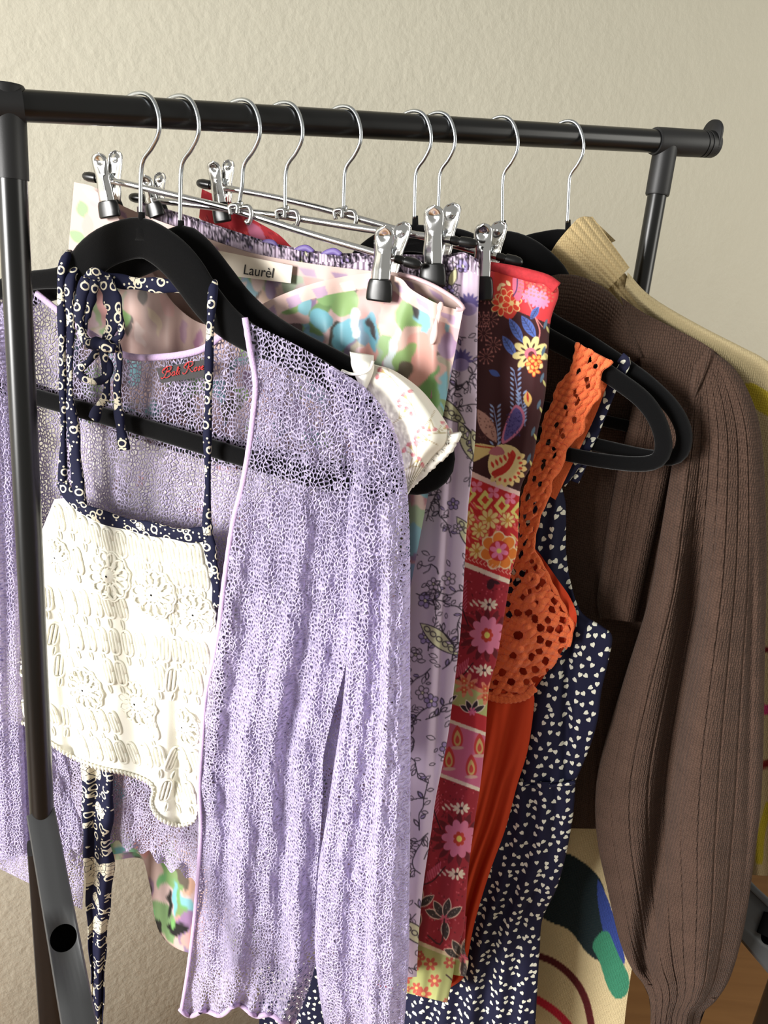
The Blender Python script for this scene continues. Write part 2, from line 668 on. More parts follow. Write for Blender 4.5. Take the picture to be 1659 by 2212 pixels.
def navy_print(name, scale=120.0):
    """navy cotton printed with cream rings, dots and crackled patches"""
    m, nt, b, o = new_mat(name)
    v = uvnode(nt)
    vo = nt.nodes.new('ShaderNodeTexVoronoi')
    vo.voronoi_dimensions = '2D'
    vo.inputs['Scale'].default_value = scale
    nt.links.new(v, vo.inputs['Vector'])
    ds = vo.outputs['Distance']
    ring = math_n(nt, 'MULTIPLY', math_n(nt, 'GREATER_THAN', ds, .20), math_n(nt, 'LESS_THAN', ds, .33))
    sep = nt.nodes.new('ShaderNodeSeparateColor')
    nt.links.new(vo.outputs['Color'], sep.inputs[0])
    ring = math_n(nt, 'MULTIPLY', ring, math_n(nt, 'GREATER_THAN', sep.outputs[0], .35))
    v2 = nt.nodes.new('ShaderNodeTexVoronoi')
    v2.voronoi_dimensions = '2D'
    v2.inputs['Scale'].default_value = scale * 2.6
    nt.links.new(v, v2.inputs['Vector'])
    dots = math_n(nt, 'LESS_THAN', v2.outputs['Distance'], .22)
    s2 = nt.nodes.new('ShaderNodeSeparateColor')
    nt.links.new(v2.outputs['Color'], s2.inputs[0])
    dots = math_n(nt, 'MULTIPLY', dots, math_n(nt, 'GREATER_THAN', s2.outputs[1], .72))
    v3 = nt.nodes.new('ShaderNodeTexVoronoi')
    v3.voronoi_dimensions = '2D'; v3.feature = 'DISTANCE_TO_EDGE'
    v3.inputs['Scale'].default_value = scale * 2.2
    nt.links.new(v, v3.inputs['Vector'])
    nz = nd(nt, 'ShaderNodeTexNoise', Scale=scale * .32, Detail=1.0)
    nt.links.new(v, nz.inputs['Vector'])
    crack = math_n(nt, 'MULTIPLY', math_n(nt, 'GREATER_THAN', nz.outputs[0], .60), math_n(nt, 'GREATER_THAN', v3.outputs['Distance'], .05))
    allm = math_n(nt, 'MAXIMUM', math_n(nt, 'MAXIMUM', ring, dots), crack)
    c = mixc(nt, allm, L4(20, 22, 48), L4(214, 206, 184))
    nt.links.new(c, b.inputs['Base Color'])
    b.inputs['Roughness'].default_value = .8
    b.inputs['Specular IOR Level'].default_value = .2
    return m


def heart_print(name):
    m, nt, b, o = new_mat(name)
    v = uvnode(nt, (100, 88, 1))
    vo = nt.nodes.new('ShaderNodeTexVoronoi')
    vo.voronoi_dimensions = '2D'
    vo.inputs['Scale'].default_value = 1.0
    vo.inputs['Randomness'].default_value = .72
    nt.links.new(v, vo.inputs['Vector'])
    sub = nt.nodes.new('ShaderNodeVectorMath'); sub.operation = 'SUBTRACT'
    nt.links.new(v, sub.inputs[0]); nt.links.new(vo.outputs['Position'], sub.inputs[1])
    sep = nt.nodes.new('ShaderNodeSeparateColor')
    nt.links.new(vo.outputs['Color'], sep.inputs[0])
    rot = nt.nodes.new('ShaderNodeVectorRotate'); rot.rotation_type = 'Z_AXIS'
    nt.links.new(sub.outputs[0], rot.inputs['Vector'])
    nt.links.new(math_n(nt, 'MULTIPLY_ADD', sep.outputs[0], 2.2, -1.1), rot.inputs['Angle'])
    xyz = nt.nodes.new('ShaderNodeSeparateXYZ')
    nt.links.new(rot.outputs[0], xyz.inputs[0])
    k = 1 / .235
    X = math_n(nt, 'ABSOLUTE', math_n(nt, 'MULTIPLY', xyz.outputs[0], k))
    Y = math_n(nt, 'MULTIPLY_ADD', xyz.outputs[1], k, .25)
    yy = math_n(nt, 'SUBTRACT', Y, math_n(nt, 'MULTIPLY', math_n(nt, 'SQRT', X), .75))
    r2 = math_n(nt, 'ADD', math_n(nt, 'MULTIPLY', X, X), math_n(nt, 'MULTIPLY', yy, yy))
    msk = math_n(nt, 'LESS_THAN', r2, 1.0)
    c = mixc(nt, msk, L4(22, 24, 50), L4(222, 222, 205))
    nt.links.new(c, b.inputs['Base Color'])
    b.inputs['Roughness'].default_value = .75
    b.inputs['Specular IOR Level'].default_value = .25
    n = nd(nt, 'ShaderNodeTexNoise', Scale=900.0)
    nt.links.new(uvnode(nt), n.inputs['Vector'])
    bump(nt, b, n.outputs[0], .2, .0004)
    return m


def wall_mat():
    m, nt, b, o = new_mat('painted_wall')
    v = objnode(nt)
    n1 = nd(nt, 'ShaderNodeTexNoise', Scale=95.0, Detail=4.0, Roughness=.55)
    n2 = nd(nt, 'ShaderNodeTexNoise', Scale=22.0, Detail=3.0)
    nt.links.new(v, n1.inputs['Vector']); nt.links.new(v, n2.inputs['Vector'])
    h = math_n(nt, 'MULTIPLY_ADD', n2.outputs[0], .7, n1.outputs[0])
    bump(nt, b, h, .5, .0022)
    c = mixc(nt, n2.outputs[0], L4(208, 203, 185), L4(213, 208, 190))
    nt.links.new(c, b.inputs['Base Color'])
    b.inputs['Roughness'].default_value = .6
    b.inputs['Specular IOR Level'].default_value = .3
    return m


def wood_mat():
    m, nt, b, o = new_mat('wood_floor')
    v = objnode(nt, (1.2, 14, 1))
    n = nd(nt, 'ShaderNodeTexNoise', Scale=3.0, Detail=6.0, Distortion=.6)
    nt.links.new(v, n.inputs['Vector'])
    c = mixc(nt, n.outputs[0], L4(150, 104, 62), L4(196, 146, 94))
    nt.links.new(c, b.inputs['Base Color'])
    b.inputs['Roughness'].default_value = .45
    return m


M_WALL, M_WOOD = wall_mat(), wood_mat()
M_BLACKMETAL = plain('black_enamel', (14, 14, 14), rough=.28, spec=.5)
M_PLASTIC = plain('black_plastic', (26, 26, 27), rough=.5, spec=.45, nscale=900, nstr=.1)
M_GREYPLASTIC = plain('grey_plastic', (58, 59, 60), rough=.55, spec=.4, nscale=300, nstr=.1)
M_HOLE_SHADE = plain('hole_shade', (8, 8, 8), rough=.9, spec=.05)  # near-black colour standing in for the shade inside the leg openings
M_VELVET = plain('black_velvet', (9, 9, 10), rough=.95, spec=.1, sheen=.25, nscale=1500, nstr=.5, var=.5)
M_CHROME = plain('chrome', (225, 225, 225), rough=.12, metal=1.0)
M_STEEL = plain('zinc_wire', (200, 205, 210), rough=.25, metal=1.0)
M_RUBBER = plain('black_rubber', (12, 12, 12), rough=.3, spec=.5)
M_LILAC = knit_net('lilac_open_knit', (218, 206, 244), thread=.20)
M_LILAC_IN = knit_net('lilac_open_knit_inner', (214, 202, 236), thread=.21)
M_LILAC_TRIM = plain('lilac_trim', (196, 170, 208), rough=.85, sheen=.3, nscale=700, nstr=.6, ndist=.001)
M_WHITE = plain('white_cotton', (240, 238, 228), rough=.85, spec=.2, nscale=800, nstr=.25)
M_CROCHET = plain('white_crochet_cotton', (244, 242, 230), rough=.85, spec=.2, nscale=1500, nstr=.7, ndist=.0008)
M_NAVY = navy_print('navy_paisley_cotton', 88.0)
M_NAVY_WIDE = navy_print('navy_paisley_cotton_wide', 75.0)
M_SATIN = printed('printed_satin', rough=.46, sheen=.0, weave=900, wstr=.08, spec=.35)
M_PRINT = printed('printed_viscose', rough=.75)
M_COTTONPRINT = printed('printed_cotton', rough=.85, weave=1000, wstr=.2)
M_ORANGE = plain('orange_cotton', (190, 62, 30), rough=.8, spec=.2, nscale=900, nstr=.2)
M_ORANGE_CROCHET = plain('orange_crochet_cotton', (236, 118, 70), rough=.9, spec=.15, sheen=.2, nscale=650, nstr=.9, ndist=.0018, var=.14)
M_HEART = heart_print('navy_heart_cotton')
M_BROWN = knit_solid('brown_rib_knit', (90, 69, 58), (32, 23, 18), cell=.0022, dist=.0016, sheen=.04)
M_CREAM = knit_solid('cream_knit', (206, 185, 140), (164, 141, 99), cell=.0022, sheen=.08)
M_CREAM_PATTERN = knit_solid('cream_intarsia_knit', (0, 0, 0), (0, 0, 0), cell=.0020, attr=True, sheen=.05)
M_LABEL_WHITE = plain('label_satin', (238, 226, 206), rough=.5)
M_LABEL_BLACK = plain('label_black', (38, 34, 36), rough=.7, nscale=1500, nstr=.4)
M_RED_THREAD = plain('red_thread', (214, 48, 48), rough=.7)
M_INK = plain('black_ink', (40, 38, 38), rough=.8)
M_PINKMETAL = plain('pale_enamel', (236, 205, 200), rough=.35)
M_PURPLE = plain('purple_ribbon', (104, 84, 150), rough=.5)

# ------------------------------------------------------------------ setting
RL, RR = RAIL(20), RAIL(1425)
rdir = RR - RL
rdir[2] = 0
rdir /= np.linalg.norm(rdir)
rback = np.array([-rdir[1], rdir[0], 0])
wall_p = RL + rback * 0.27


def slab(name, c, ex, ey, ez, mat):
    """box from corner c along three edge vectors"""
    c, ex, ey, ez = [np.asarray(v, float) for v in (c, ex, ey, ez)]
    V = [c, c + ex, c + ex + ey, c + ey, c + ez, c + ex + ez, c + ex + ey + ez, c + ey + ez]
    Q = [[0, 3, 2, 1], [4, 5, 6, 7], [0, 1, 5, 4], [1, 2, 6, 5], [2, 3, 7, 6], [3, 0, 4, 7]]
    return mk(name, V, Q, mat, smooth=False)


wc = wall_p.copy(); wc[2] = 0
tag(slab('wall_back', wc - rdir * 2.0, rdir * 4.6, rback * 0.1, (0, 0, 2.6), M_WALL), 'warm white painted wall with fine orange peel texture behind the rack', kind='structure')
tag(slab('floor', wc - rdir * 2.0 - rback * 3.0 - np.array([0, 0, .05]), rdir * 4.6, rback * 3.1, (0, 0, .05), M_WOOD), 'orange brown wooden floor below the clothes rack', kind='structure')

# ------------------------------------------------------------------ clothes rack
PL = {}
HOOKX = {1: 306, 2: 392, 3: 525, 4: 618, 5: 745, 6: 898, 7: 950, 8: 1087, 9: 1230}
for k, x in HOOKX.items():
    PL[k] = Plane(RAIL(x))

rackbase = RL.copy(); rackbase[2] = 0
rack = empty('clothes_rack', rackbase, 'black metal clothes rail on two posts holding all the hangers', 'clothes rack')
r_rail = 0.0116
cyl('rail', RAIL(-10), RAIL(1440), r_rail, M_BLACKMETAL, rack, n=40)


def pxline(p0, p1, z0, z1):
    return at_depth(np.array([p0[0]]), np.array([p0[1]]), np.array([z0]))[0], at_depth(np.array([p1[0]]), np.array([p1[1]]), np.array([z1]))[0]


# left post
lt, lb = pxline((19, 230), (91, 1770), .62, .80)
cyl('post', lt, lb, .0112, M_BLACKMETAL, rack, n=32)
ld = (lb - lt) / np.linalg.norm(lb - lt)
cyl('post_sleeve', lt - ld * .0155, lt + ld * .052, .0124, M_PLASTIC, rack, n=32, prof=[(0, .9), (.03, 1), (1, 1)])
cyl('rail_sleeve', RAIL(-30), RAIL(50), .0138, M_PLASTIC, rack, n=32)
# right post
rt, rb = pxline((1432, 312), (1218, 1560), RAIL_Z(1432), 1.02)
rt = RAIL(1440)
cyl('post', rt, rb, .0102, M_BLACKMETAL, rack, n=32)
rd = (rb - rt) / np.linalg.norm(rb - rt)
cyl('post_sleeve', rt, rt + rd * .055, .0128, M_PLASTIC, rack, n=32, prof=[(0, 1), (.97, 1), (1, .95)])
cyl('rail_sleeve', RAIL(1413), RAIL(1508), .0140, M_PLASTIC, rack, n=36, prof=[(0, .96), (.03, 1), (1, 1)])
cap = cyl('end_cap', RAIL(1508), RAIL(1542), .0140, M_PLASTIC, rack, n=36,
          prof=[(0, 1), (.1, 1), (.11, .93), (.2, .93), (.21, 1), (.36, 1), (.37, .93), (.46, .93), (.47, 1), (.9, 1), (1, .93)])
# upright rounded tab on the end of the cap
Pc = RAIL(1532)
rax = (RAIL(1540) - RAIL(1500)); rax /= np.linalg.norm(rax)
upv = np.array([0, 0, 1.0]); sidev = np.cross(rax, upv); sidev /= np.linalg.norm(sidev)
th = np.linspace(0, 2 * np.pi, 40, endpoint=False)
prof2 = np.stack([.0140 * np.cos(th), np.where(np.sin(th) > 0, .011, 0) + .0140 * np.sin(th)], -1)
Va = Pc + prof2[:, :1] * sidev + prof2[:, 1:] * upv
Vb = Va + rax * .0035
Vc = Pc + prof2[:, :1] * .9 * sidev + (prof2[:, 1:] * .93 + .0005) * upv + rax * .005
mk('cap_tab', np.vstack([Va, Vb, Vc]), quads(3, 40, wrap=True), M_PLASTIC, rack, extra=[list(range(40))[::-1], list(range(80, 120))])


def leg_beam(name, a, b, w, t, wn, mat, hole=None):
    """rounded rectangular tapering beam a->b; w=(w0,w1) face width, t thickness, wn = face normal hint; hole=(t, r)"""
    a, b = np.asarray(a, float), np.asarray(b, float)
    n = 14
    P = a + (b - a) * np.linspace(0, 1, n)[:, None]
    T = (b - a) / np.linalg.norm(b - a)
    nn = np.asarray(wn, float); nn = nn - (nn @ T) * T; nn /= np.linalg.norm(nn)
    ss = np.cross(T, nn)
    th = np.linspace(0, 2 * np.pi, 24, endpoint=False)
    c, s_ = np.cos(th), np.sin(th)
    k = (np.abs(c) ** 7 + np.abs(s_) ** 7) ** (-1 / 7)
    ww = np.linspace(w[0], w[1], n) / 2
    V = P[:, None] + (ww[:, None] * (k * c)[None])[..., None] * ss + (t / 2 * (k * s_))[None, :, None] * nn
    o = mk(name, V, quads(n, 24, wrap=True), mat, rack, extra=[list(range(24))[::-1], [(n - 1) * 24 + i for i in range(24)]])
    o.data.set_sharp_from_angle(angle=math.radians(35))
    if hole:
        tt, rr = hole
        hc = a + (b - a) * tt
        cut = cyl('cutter', hc + nn * (t * .75), hc - nn * (t * .30), rr, M_HOLE_SHADE, None, n=40)
        for ob in (o, cut):
            bm = bmesh.new()
            bm.from_mesh(ob.data)
            bmesh.ops.recalc_face_normals(bm, faces=bm.faces)
            bm.to_mesh(ob.data)
            bm.free()
        m = o.modifiers.new('hole', 'BOOLEAN')
        m.operation = 'DIFFERENCE'
        m.object = cut
        bpy.context.view_layer.update()
        me = bpy.data.meshes.new_from_object(o.evaluated_get(bpy.context.evaluated_depsgraph_get()))
        o.modifiers.clear()
        o.data = me
        bpy.data.objects.remove(cut)
        hth = np.linspace(0, 2 * np.pi, 40, endpoint=False)
        ringp = lambda r, dn: hc + nn * dn + r * (np.cos(hth)[:, None] * ss + np.sin(hth)[:, None] * T)
        mk('hole_shade_lining', np.vstack([ringp(rr * .985, t * .46), ringp(rr * .985, -t * .29), ringp(rr * .2, -t * .295)]), quads(3, 40, wrap=True), M_HOLE_SHADE, rack, extra=[list(range(80, 120))])  # added dark skin: the shade of the hole put into its colour
    return o


def to_floor(a, b, z=.012):
    """carry the line a-b on until it reaches the floor"""
    k = (a[2] - z) / (a[2] - b[2])
    return a + (b - a) * k, k


def leg_at(x, y, z):
    return at_depth(np.array([x]), np.array([y]), np.array([z]))[0]


cv = -ray(1659 / 2, 1106.)
# left: front leg with a screw hole, coming towards the camera, and the rear leg
la, lb2 = leg_at(88, 1755, .80), leg_at(205, 2400, .72)
lend, lk = to_floor(la, lb2)
leg_beam('front_leg', la, lend, (.0262, .0262 + .0048 * lk), .022, -ray(120, 1900.), M_GREYPLASTIC, hole=(.445 / lk, .0118))
la, lb2 = leg_at(76, 1830, .86), leg_at(116, 2300, 1.12)
lend, lk = to_floor(la, lb2)
leg_beam('rear_leg', la, lend, (.016, .016 + .014 * lk), .02, -ray(120, 1900.), M_PLASTIC)
# right: grey joint with socket, then a black leg going down
leg_beam('front_leg', rb + np.array([0, 0, .02]), leg_at(1730, 2100, 1.00), (.042, .064), .03, -ray(1640, 2000.), M_GREYPLASTIC, hole=(.845, .0105))
leg_beam('leg_rib', leg_at(1590, 1885, .992), leg_at(1745, 2030, .982), (.008, .010), .012, -ray(1640, 2000.), M_GREYPLASTIC)
leg_beam('leg_slot_shade', leg_at(1664, 1975, .984), leg_at(1652, 2020, .984), (.014, .018), .006, -ray(1640, 2000.), M_HOLE_SHADE)  # solid dark piece in place of an open slot, shade painted as colour
la, lb2 = leg_at(1710, 2080, 1.02), leg_at(1630, 2330, 1.25)
lend, lk = to_floor(la, lb2)
leg_beam('rear_leg', la, lend, (.036, .036 + .016 * lk), .02, -ray(1640, 2000.), M_BLACKMETAL)


# ------------------------------------------------------------------ hangers
def hook(parent, k, dx=0, shaft=470, hx=None, base_dx=0):
    """wire hook of hanger k; image offsets scale with distance"""
    x = HOOKX[k]
    s = RAIL_Z(306) / RAIL_Z(x)
    pl = Plane(RAIL(x), math.radians(-40))
    yc = RAIL_Y(x)
    pts = [(-44, 26), (-48, 8), (-42, -18), (-26, -35), (-4, -42), (16, -36), (30, -16), (38, 16), (36, 46), (22, 76), (6, 98), (0, 116), (-2, 150)]
    P = [(x + a * s, yc + b * s) for a, b in pts] + [(x - 2 * s + base_dx, shaft)]
    P = cr(P, 60)
    V = pl.at(P[:, 0], P[:, 1], 0 * P[:, 0])
    return tube('hook', V, .0017, M_STEEL, parent, n=10)


def velvet_hanger(k, centre, width, label, neck, loc=None, off=0.0):
    """centre: list of traced centreline pixels all round (arms and bar); width half widths in pixels"""
    pl = PL[k]
    h = empty('velvet_hanger', RAIL(HOOKX[k]), label, 'clothes hanger', 'black velvet hangers on the rail')
    hook(h, k, shaft=neck[1] - 6, base_dx=neck[0] - HOOKX[k])
    C = cr(np.column_stack([np.asarray(centre, float), np.asarray(width, float)])[:-1], 151, closed=True)[:-1]
    V = pl.at(C[:, 0], C[:, 1], off + 0 * C[:, 0])
    mpp = pl.px(centre[0][0], centre[0][1])
    r = C[:, 2] * mpp
    tube('shoulder_frame', V, r, M_VELVET, h, n=20, flat=np.clip(.0042 / r, .15, .95), loop=True)
    nk = pl.at(np.array([neck[0], neck[0], neck[0] + 1, neck[0] + 2]), np.array([neck[1] - 12, neck[1] + 14, neck[1] + 26, neck[1] + 50]), off + np.zeros(4))
    nr = np.array([5.5, 6.5, 15, 30]) * mpp
    tube('neck', nk, nr, M_VELVET, h, n=14, flat=np.clip(.0044 / nr, .2, 1))
    return h


velvet_hanger(1, [(305, 514), (262, 521), (222, 538), (188, 566), (162, 592), (125, 601), (62, 607), (0, 625), (-75, 665), (-125, 730), (-140, 790), (-110, 812), (-40, 824), (75, 857), (300, 920), (515, 985), (700, 1040), (800, 1062), (842, 1050), (852, 1005), (832, 940), (790, 880), (720, 822), (640, 776), (560, 741), (505, 708), (465, 672), (434, 633), (407, 593), (376, 557), (340, 529), (305, 514)],
              [36, 36, 36, 35, 27, 20, 18, 18, 18, 18, 18, 18, 18, 18, 18, 18, 18, 19, 20, 21, 22, 22, 22, 23, 25, 29, 33, 35, 37, 37, 36, 36],
              'black velvet hanger nearest the left post, under lilac open-knit cardigan', (306, 470))
velvet_hanger(2, [(393, 522), (345, 545), (295, 572), (240, 592), (180, 612), (110, 634), (40, 655), (-40, 700), (-90, 770), (-70, 810), (20, 828), (200, 880), (500, 962), (800, 1030), (900, 1042), (944, 1010), (940, 955), (900, 900), (830, 842), (740, 790), (650, 745), (575, 700), (520, 654), (480, 608), (445, 566), (420, 538), (393, 522)],
              [30, 28, 24, 20, 17, 15, 15, 15, 15, 15, 15, 15, 15, 17, 24, 30, 30, 24, 22, 22, 23, 25, 28, 31, 33, 32, 30],
              'black velvet hanger second from the left post, carrying white puff-sleeved blouse', (391, 488))
velvet_hanger(6, [(897, 515), (850, 520), (800, 545), (740, 600), (640, 700), (620, 800), (700, 860), (900, 910), (1150, 965), (1300, 995), (1400, 1001), (1432, 975), (1425, 920), (1390, 865), (1320, 812), (1240, 760), (1160, 715), (1100, 660), (1050, 605), (1000, 560), (950, 525), (897, 515)],
              [27, 27, 26, 20, 15, 15, 15, 15, 15, 15, 16, 17, 17, 18, 18, 18, 20, 24, 27, 28, 28, 27],
              'black velvet hanger with orange crochet strap looped on its arm', (897, 478))
velvet_hanger(7, [(955, 520), (900, 535), (800, 600), (700, 720), (720, 820), (900, 870), (1100, 920), (1250, 952), (1400, 985), (1462, 985), (1478, 940), (1455, 885), (1400, 830), (1340, 786), (1260, 735), (1180, 690), (1120, 630), (1060, 565), (1010, 532), (955, 520)],
              [27, 26, 20, 14, 14, 14, 14, 14, 14, 16, 16, 16, 17, 17, 18, 20, 25, 27, 28, 27],
              'black velvet hanger holding navy heart-print dress behind the orange one', (948, 480))
velvet_hanger(8, [(1085, 530), (1030, 545), (950, 620), (880, 720), (900, 800), (1100, 860), (1400, 930), (1560, 960), (1600, 920), (1560, 860), (1480, 800), (1400, 750), (1300, 690), (1230, 640), (1190, 590), (1140, 548), (1085, 530)],
              [30, 28, 20, 13, 13, 13, 13, 13, 13, 13, 14, 15, 18, 24, 30, 31, 30],
              'black velvet hanger inside the brown ribbed cardigan', (1087, 488))
velvet_hanger(9, [(1226, 520), (1175, 522), (1120, 540), (1060, 600), (1000, 700), (1020, 760), (1200, 800), (1500, 870), (1660, 900), (1690, 860), (1600, 812), (1480, 748), (1390, 690), (1320, 620), (1270, 550), (1226, 520)],
              [22, 22, 21, 15, 12, 12, 12, 12, 12, 12, 13, 14, 14, 18, 22, 22],
              'black velvet hanger nearest the right post, inside cream rollneck jumper', (1227, 487))


def leaf_plate(name, pl, top, bot, wpx, o_top, o_bot, mat, parent, side):
    """one sprung metal jaw: a rounded thumb plate at the top narrowing to a channel below"""
    nv, nu = 30, 11
    t = np.linspace(0, 1, nv)[:, None]
    u = np.linspace(-1, 1, nu)[None]
    L = math.hypot(bot[0] - top[0], bot[1] - top[1])
    h = t * L
    hw = np.where(h < wpx / 2, np.sqrt(np.clip((wpx / 2) ** 2 - (wpx / 2 - h) ** 2, 0, None)), wpx / 2)
    hw = hw * (1 - .14 * np.exp(-((t - .52) / .16) ** 2)) * np.where(t > .6, .98, 1)
    cx = top[0] + (bot[0] - top[0]) * t
    cy = top[1] + (bot[1] - top[1]) * t
    G = np.stack(np.broadcast_arrays(cx + hw * u, cy + 0 * u), -1)
    lip = -.0022 * side * np.abs(u) ** 3
    dim = -.0024 * side * np.exp(-((h - wpx * .55) / (wpx * .26)) ** 2 - (u / .55) ** 2)
    rib = .0012 * side * np.exp(-(u / .3) ** 2) * (t > .45)
    off = o_top + (o_bot - o_top) * np.clip(t * 1.25, 0, 1) + lip + dim + rib
    V = pl.at(G[..., 0], G[..., 1], off)
    o = mk(name, V, quads(nv, nu), mat, parent)
    s = o.modifiers.new('thickness', 'SOLIDIFY'); s.thickness = .0009; s.offset = 0
    return o


def clip(parent, pl, top, bot, wpx, back, tip):
    """top,bot: ends of the front metal jaw; back=(dx,dy) of the rear jaw's top; tip = length of the rubber tip in px"""
    c = empty('clip', pl.pt(*bot))
    set_parent(c, parent)
    leaf_plate('front_jaw', pl, top, bot, wpx, .019, .0135, M_CHROME, c, 1)
    b_top = (top[0] + back[0], top[1] + back[1])
    b_bot = (bot[0] + back[0] * .35, bot[1] + back[1] * .2)
    leaf_plate('back_jaw', pl, b_top, b_bot, wpx * .92, -.018, -.0135, M_CHROME, c, -1)
    dx, dy = bot[0] - top[0], bot[1] - top[1]
    Ln = math.hypot(dx, dy); dx, dy = dx / Ln, dy / Ln
    P = np.array([(bot[0] + dx * q * tip, bot[1] + dy * q * tip) for q in (-.05, 0, .2, .6, .92, 1.02)])
    V = pl.at(P[:, 0], P[:, 1], np.full(6, .0145))
    mpp = pl.px(*bot)
    rr = np.array([.50, .56, .62, .66, .66, .60]) * wpx * mpp
    tube('rubber_tip', V, rr, M_RUBBER, c, n=16, flat=.0036 / rr, axis=pl.n)
    V = pl.at(P[:, 0] + back[0] * .3, P[:, 1] + back[1] * .2, np.full(6, -.0140))
    tube('rubber_tip', V, rr * .95, M_RUBBER, c, n=16, flat=.003 / rr, axis=pl.n)
    # coil spring between the jaws
    q = np.linspace(0, 1, 60)
    mid = pl.pt(top[0] * .5 + bot[0] * .5 + back[0] * .3, top[1] * .5 + bot[1] * .5)
    sp_ = mid + (q[:, None] - .5) * .010 * pl.e + .0034 * (np.cos(q * 44)[:, None] * pl.n + np.sin(q * 44)[:, None] * np.array([0, 0, 1.0]))
    tube('spring', sp_, .0006, M_STEEL, c, n=6)
    return c


def clip_hanger(k, bar, swivel, clips, label, neck):
    pl = PL[k]
    h = empty('clip_hanger', RAIL(HOOKX[k]), label, 'clip hanger', 'chrome clip hangers on the rail')
    hook(h, k, shaft=neck[1], base_dx=neck[0] - HOOKX[k])
    B = cr(bar, 24)
    V = pl.at(B[:, 0], B[:, 1], 0 * B[:, 0])
    tube('bar', V, .0030, M_CHROME, h, n=8, flat=.55)
    for end, inn in ((bar[0], bar[1]), (bar[-1], bar[-2])):
        a, b = pl.pt(*end), pl.pt(*inn)
        dr = (a - b) / np.linalg.norm(a - b)
        cyl('end_cap', a - dr * .014, a + dr * .010, .0046, M_RUBBER, h, n=16,
            prof=[(0, .75), (.22, .8), (.25, .7), (.32, .7), (.36, .95), (.7, 1), (.88, .8), (.96, .5), (1, .15)])
    # swivel bracket
    sx, sy = swivel
    br = [[(sx - 20, sy + 8), (sx - 22, sy - 10), (sx - 6, sy - 12), (sx - 6, sy + 6)], [(sx + 6, sy - 10), (sx + 20, sy - 8), (sx + 24, sy + 10), (sx + 18, sy + 26), (sx + 12, sy + 20)]]
    bits = []
    for i, p in enumerate(br):
        q = cr(p, 20)
        bits.append(sweep_bits(pl.at(q[:, 0], q[:, 1], np.full(20, .004 if i else .0045)), .0022, 8, axis=pl.n))
    q = np.array([(sx - 22, sy - 9), (sx + 22, sy - 7)], float)
    bits.append(sweep_bits(pl.at(q[:, 0], q[:, 1], np.full(2, .003)), .0024, 8, axis=pl.n))
    v, f, x = join_bits(bits)
    mk('swivel_bracket', v, f, M_CHROME, h, extra=x)
    a, b = pl.pt(neck[0], neck[1] - 6), pl.pt(sx, sy - 8)
    cyl('swivel_collar', a, b, .0032, M_CHROME, h, n=14, prof=[(0, .7), (.2, 1), (.5, 1), (.6, .7), (1, 1.2)])
    for c in clips:
        clip(h, pl, *c)
    return h


clip_hanger(3, [(198, 383), (260, 394), (420, 432), (520, 458), (660, 502), (800, 543), (888, 568)], (519, 456),
            [((212, 330), (232, 436), 33, (38, -5), 34), ((832, 487), (822, 606), 42, (42, -8), 44)],
            'chrome clip hanger with pink satin skirt, clips at both ends', (518, 440))
clip_hanger(4, [(298, 428), (350, 434), (480, 450), (620, 468), (800, 496), (920, 510), (1008, 524)], (620, 466),
            [((312, 378), (330, 440), 28, (34, -6), 30), ((938, 443), (935, 572), 43, (42, -5), 46)],
            'chrome clip hanger with lilac botanical trousers, behind pink skirt', (618, 450))
clip_hanger(5, [(444, 398), (500, 408), (620, 432), (745, 464), (880, 502), (1020, 540), (1106, 562)], (745, 466),
            [((460, 348), (475, 440), 28, (34, -3), 40), ((1045, 482), (1040, 600), 40, (36, -5), 48)],
            'chrome clip hanger with red patchwork skirt, near the middle of rail', (744, 450))

# ================================================================== garments
# ------------------------------------------------------------------ lilac open-knit cardigan (on hanger 1)
P1 = PL[1]
card = empty('cardigan', P1.pt(306, 700), 'sheer lilac open-knit cardigan with long sleeves, on the hanger nearest the left post', 'cardigan')


def crinkle(seed, amp=.0016):
    return lambda x, y: amp * vnoise(x * .16, y * .05, seed, 6) + amp * .8 * vnoise(x * .07, y * .02, seed + 1, 5)


# back panel, seen inside the open neck
top = [(-110, 720), (-30, 655), (30, 618), (78, 630), (149, 686), (203, 722), (271, 764), (350, 768), (430, 754), (478, 722), (515, 700), (620, 752), (720, 815), (800, 890), (840, 990)]
bot = [(-90, 1835), (-30, 1842), (30, 1848), (90, 1850), (150, 1845), (200, 1830), (245, 1822), (300, 1838), (345, 1862), (390, 1888), (428, 1912), (500, 1960), (580, 1990), (660, 2000), (720, 2000)]
G = ruled(top, bot, 150, 120).transpose(1, 0, 2)
uu = np.linspace(0, 1, G.shape[1])[None]; vv = np.linspace(0, 1, G.shape[0])[:, None]
frill = np.clip((vv - .965) / .035, 0, 1)
G[..., 1] += frill * 7 * np.sin(uu * 150) + frill * 5 * np.sin(uu * 61)
off = -.009 + .006 * np.sin(uu * 18 + 2 * vv) * np.clip(vv * 3, 0, 1) + crinkle(3)(G[..., 0], G[..., 1]) + frill * .006 * np.sin(uu * 90)
cloth('back_panel', P1, G, off, M_LILAC_IN, card)
tr = cr(top[3:11], 80)
tube('neck_binding', P1.at(tr[:, 0], tr[:, 1] + 3, np.full(80, -.007)), .0030, M_LILAC_TRIM, card, n=10, flat=.6)

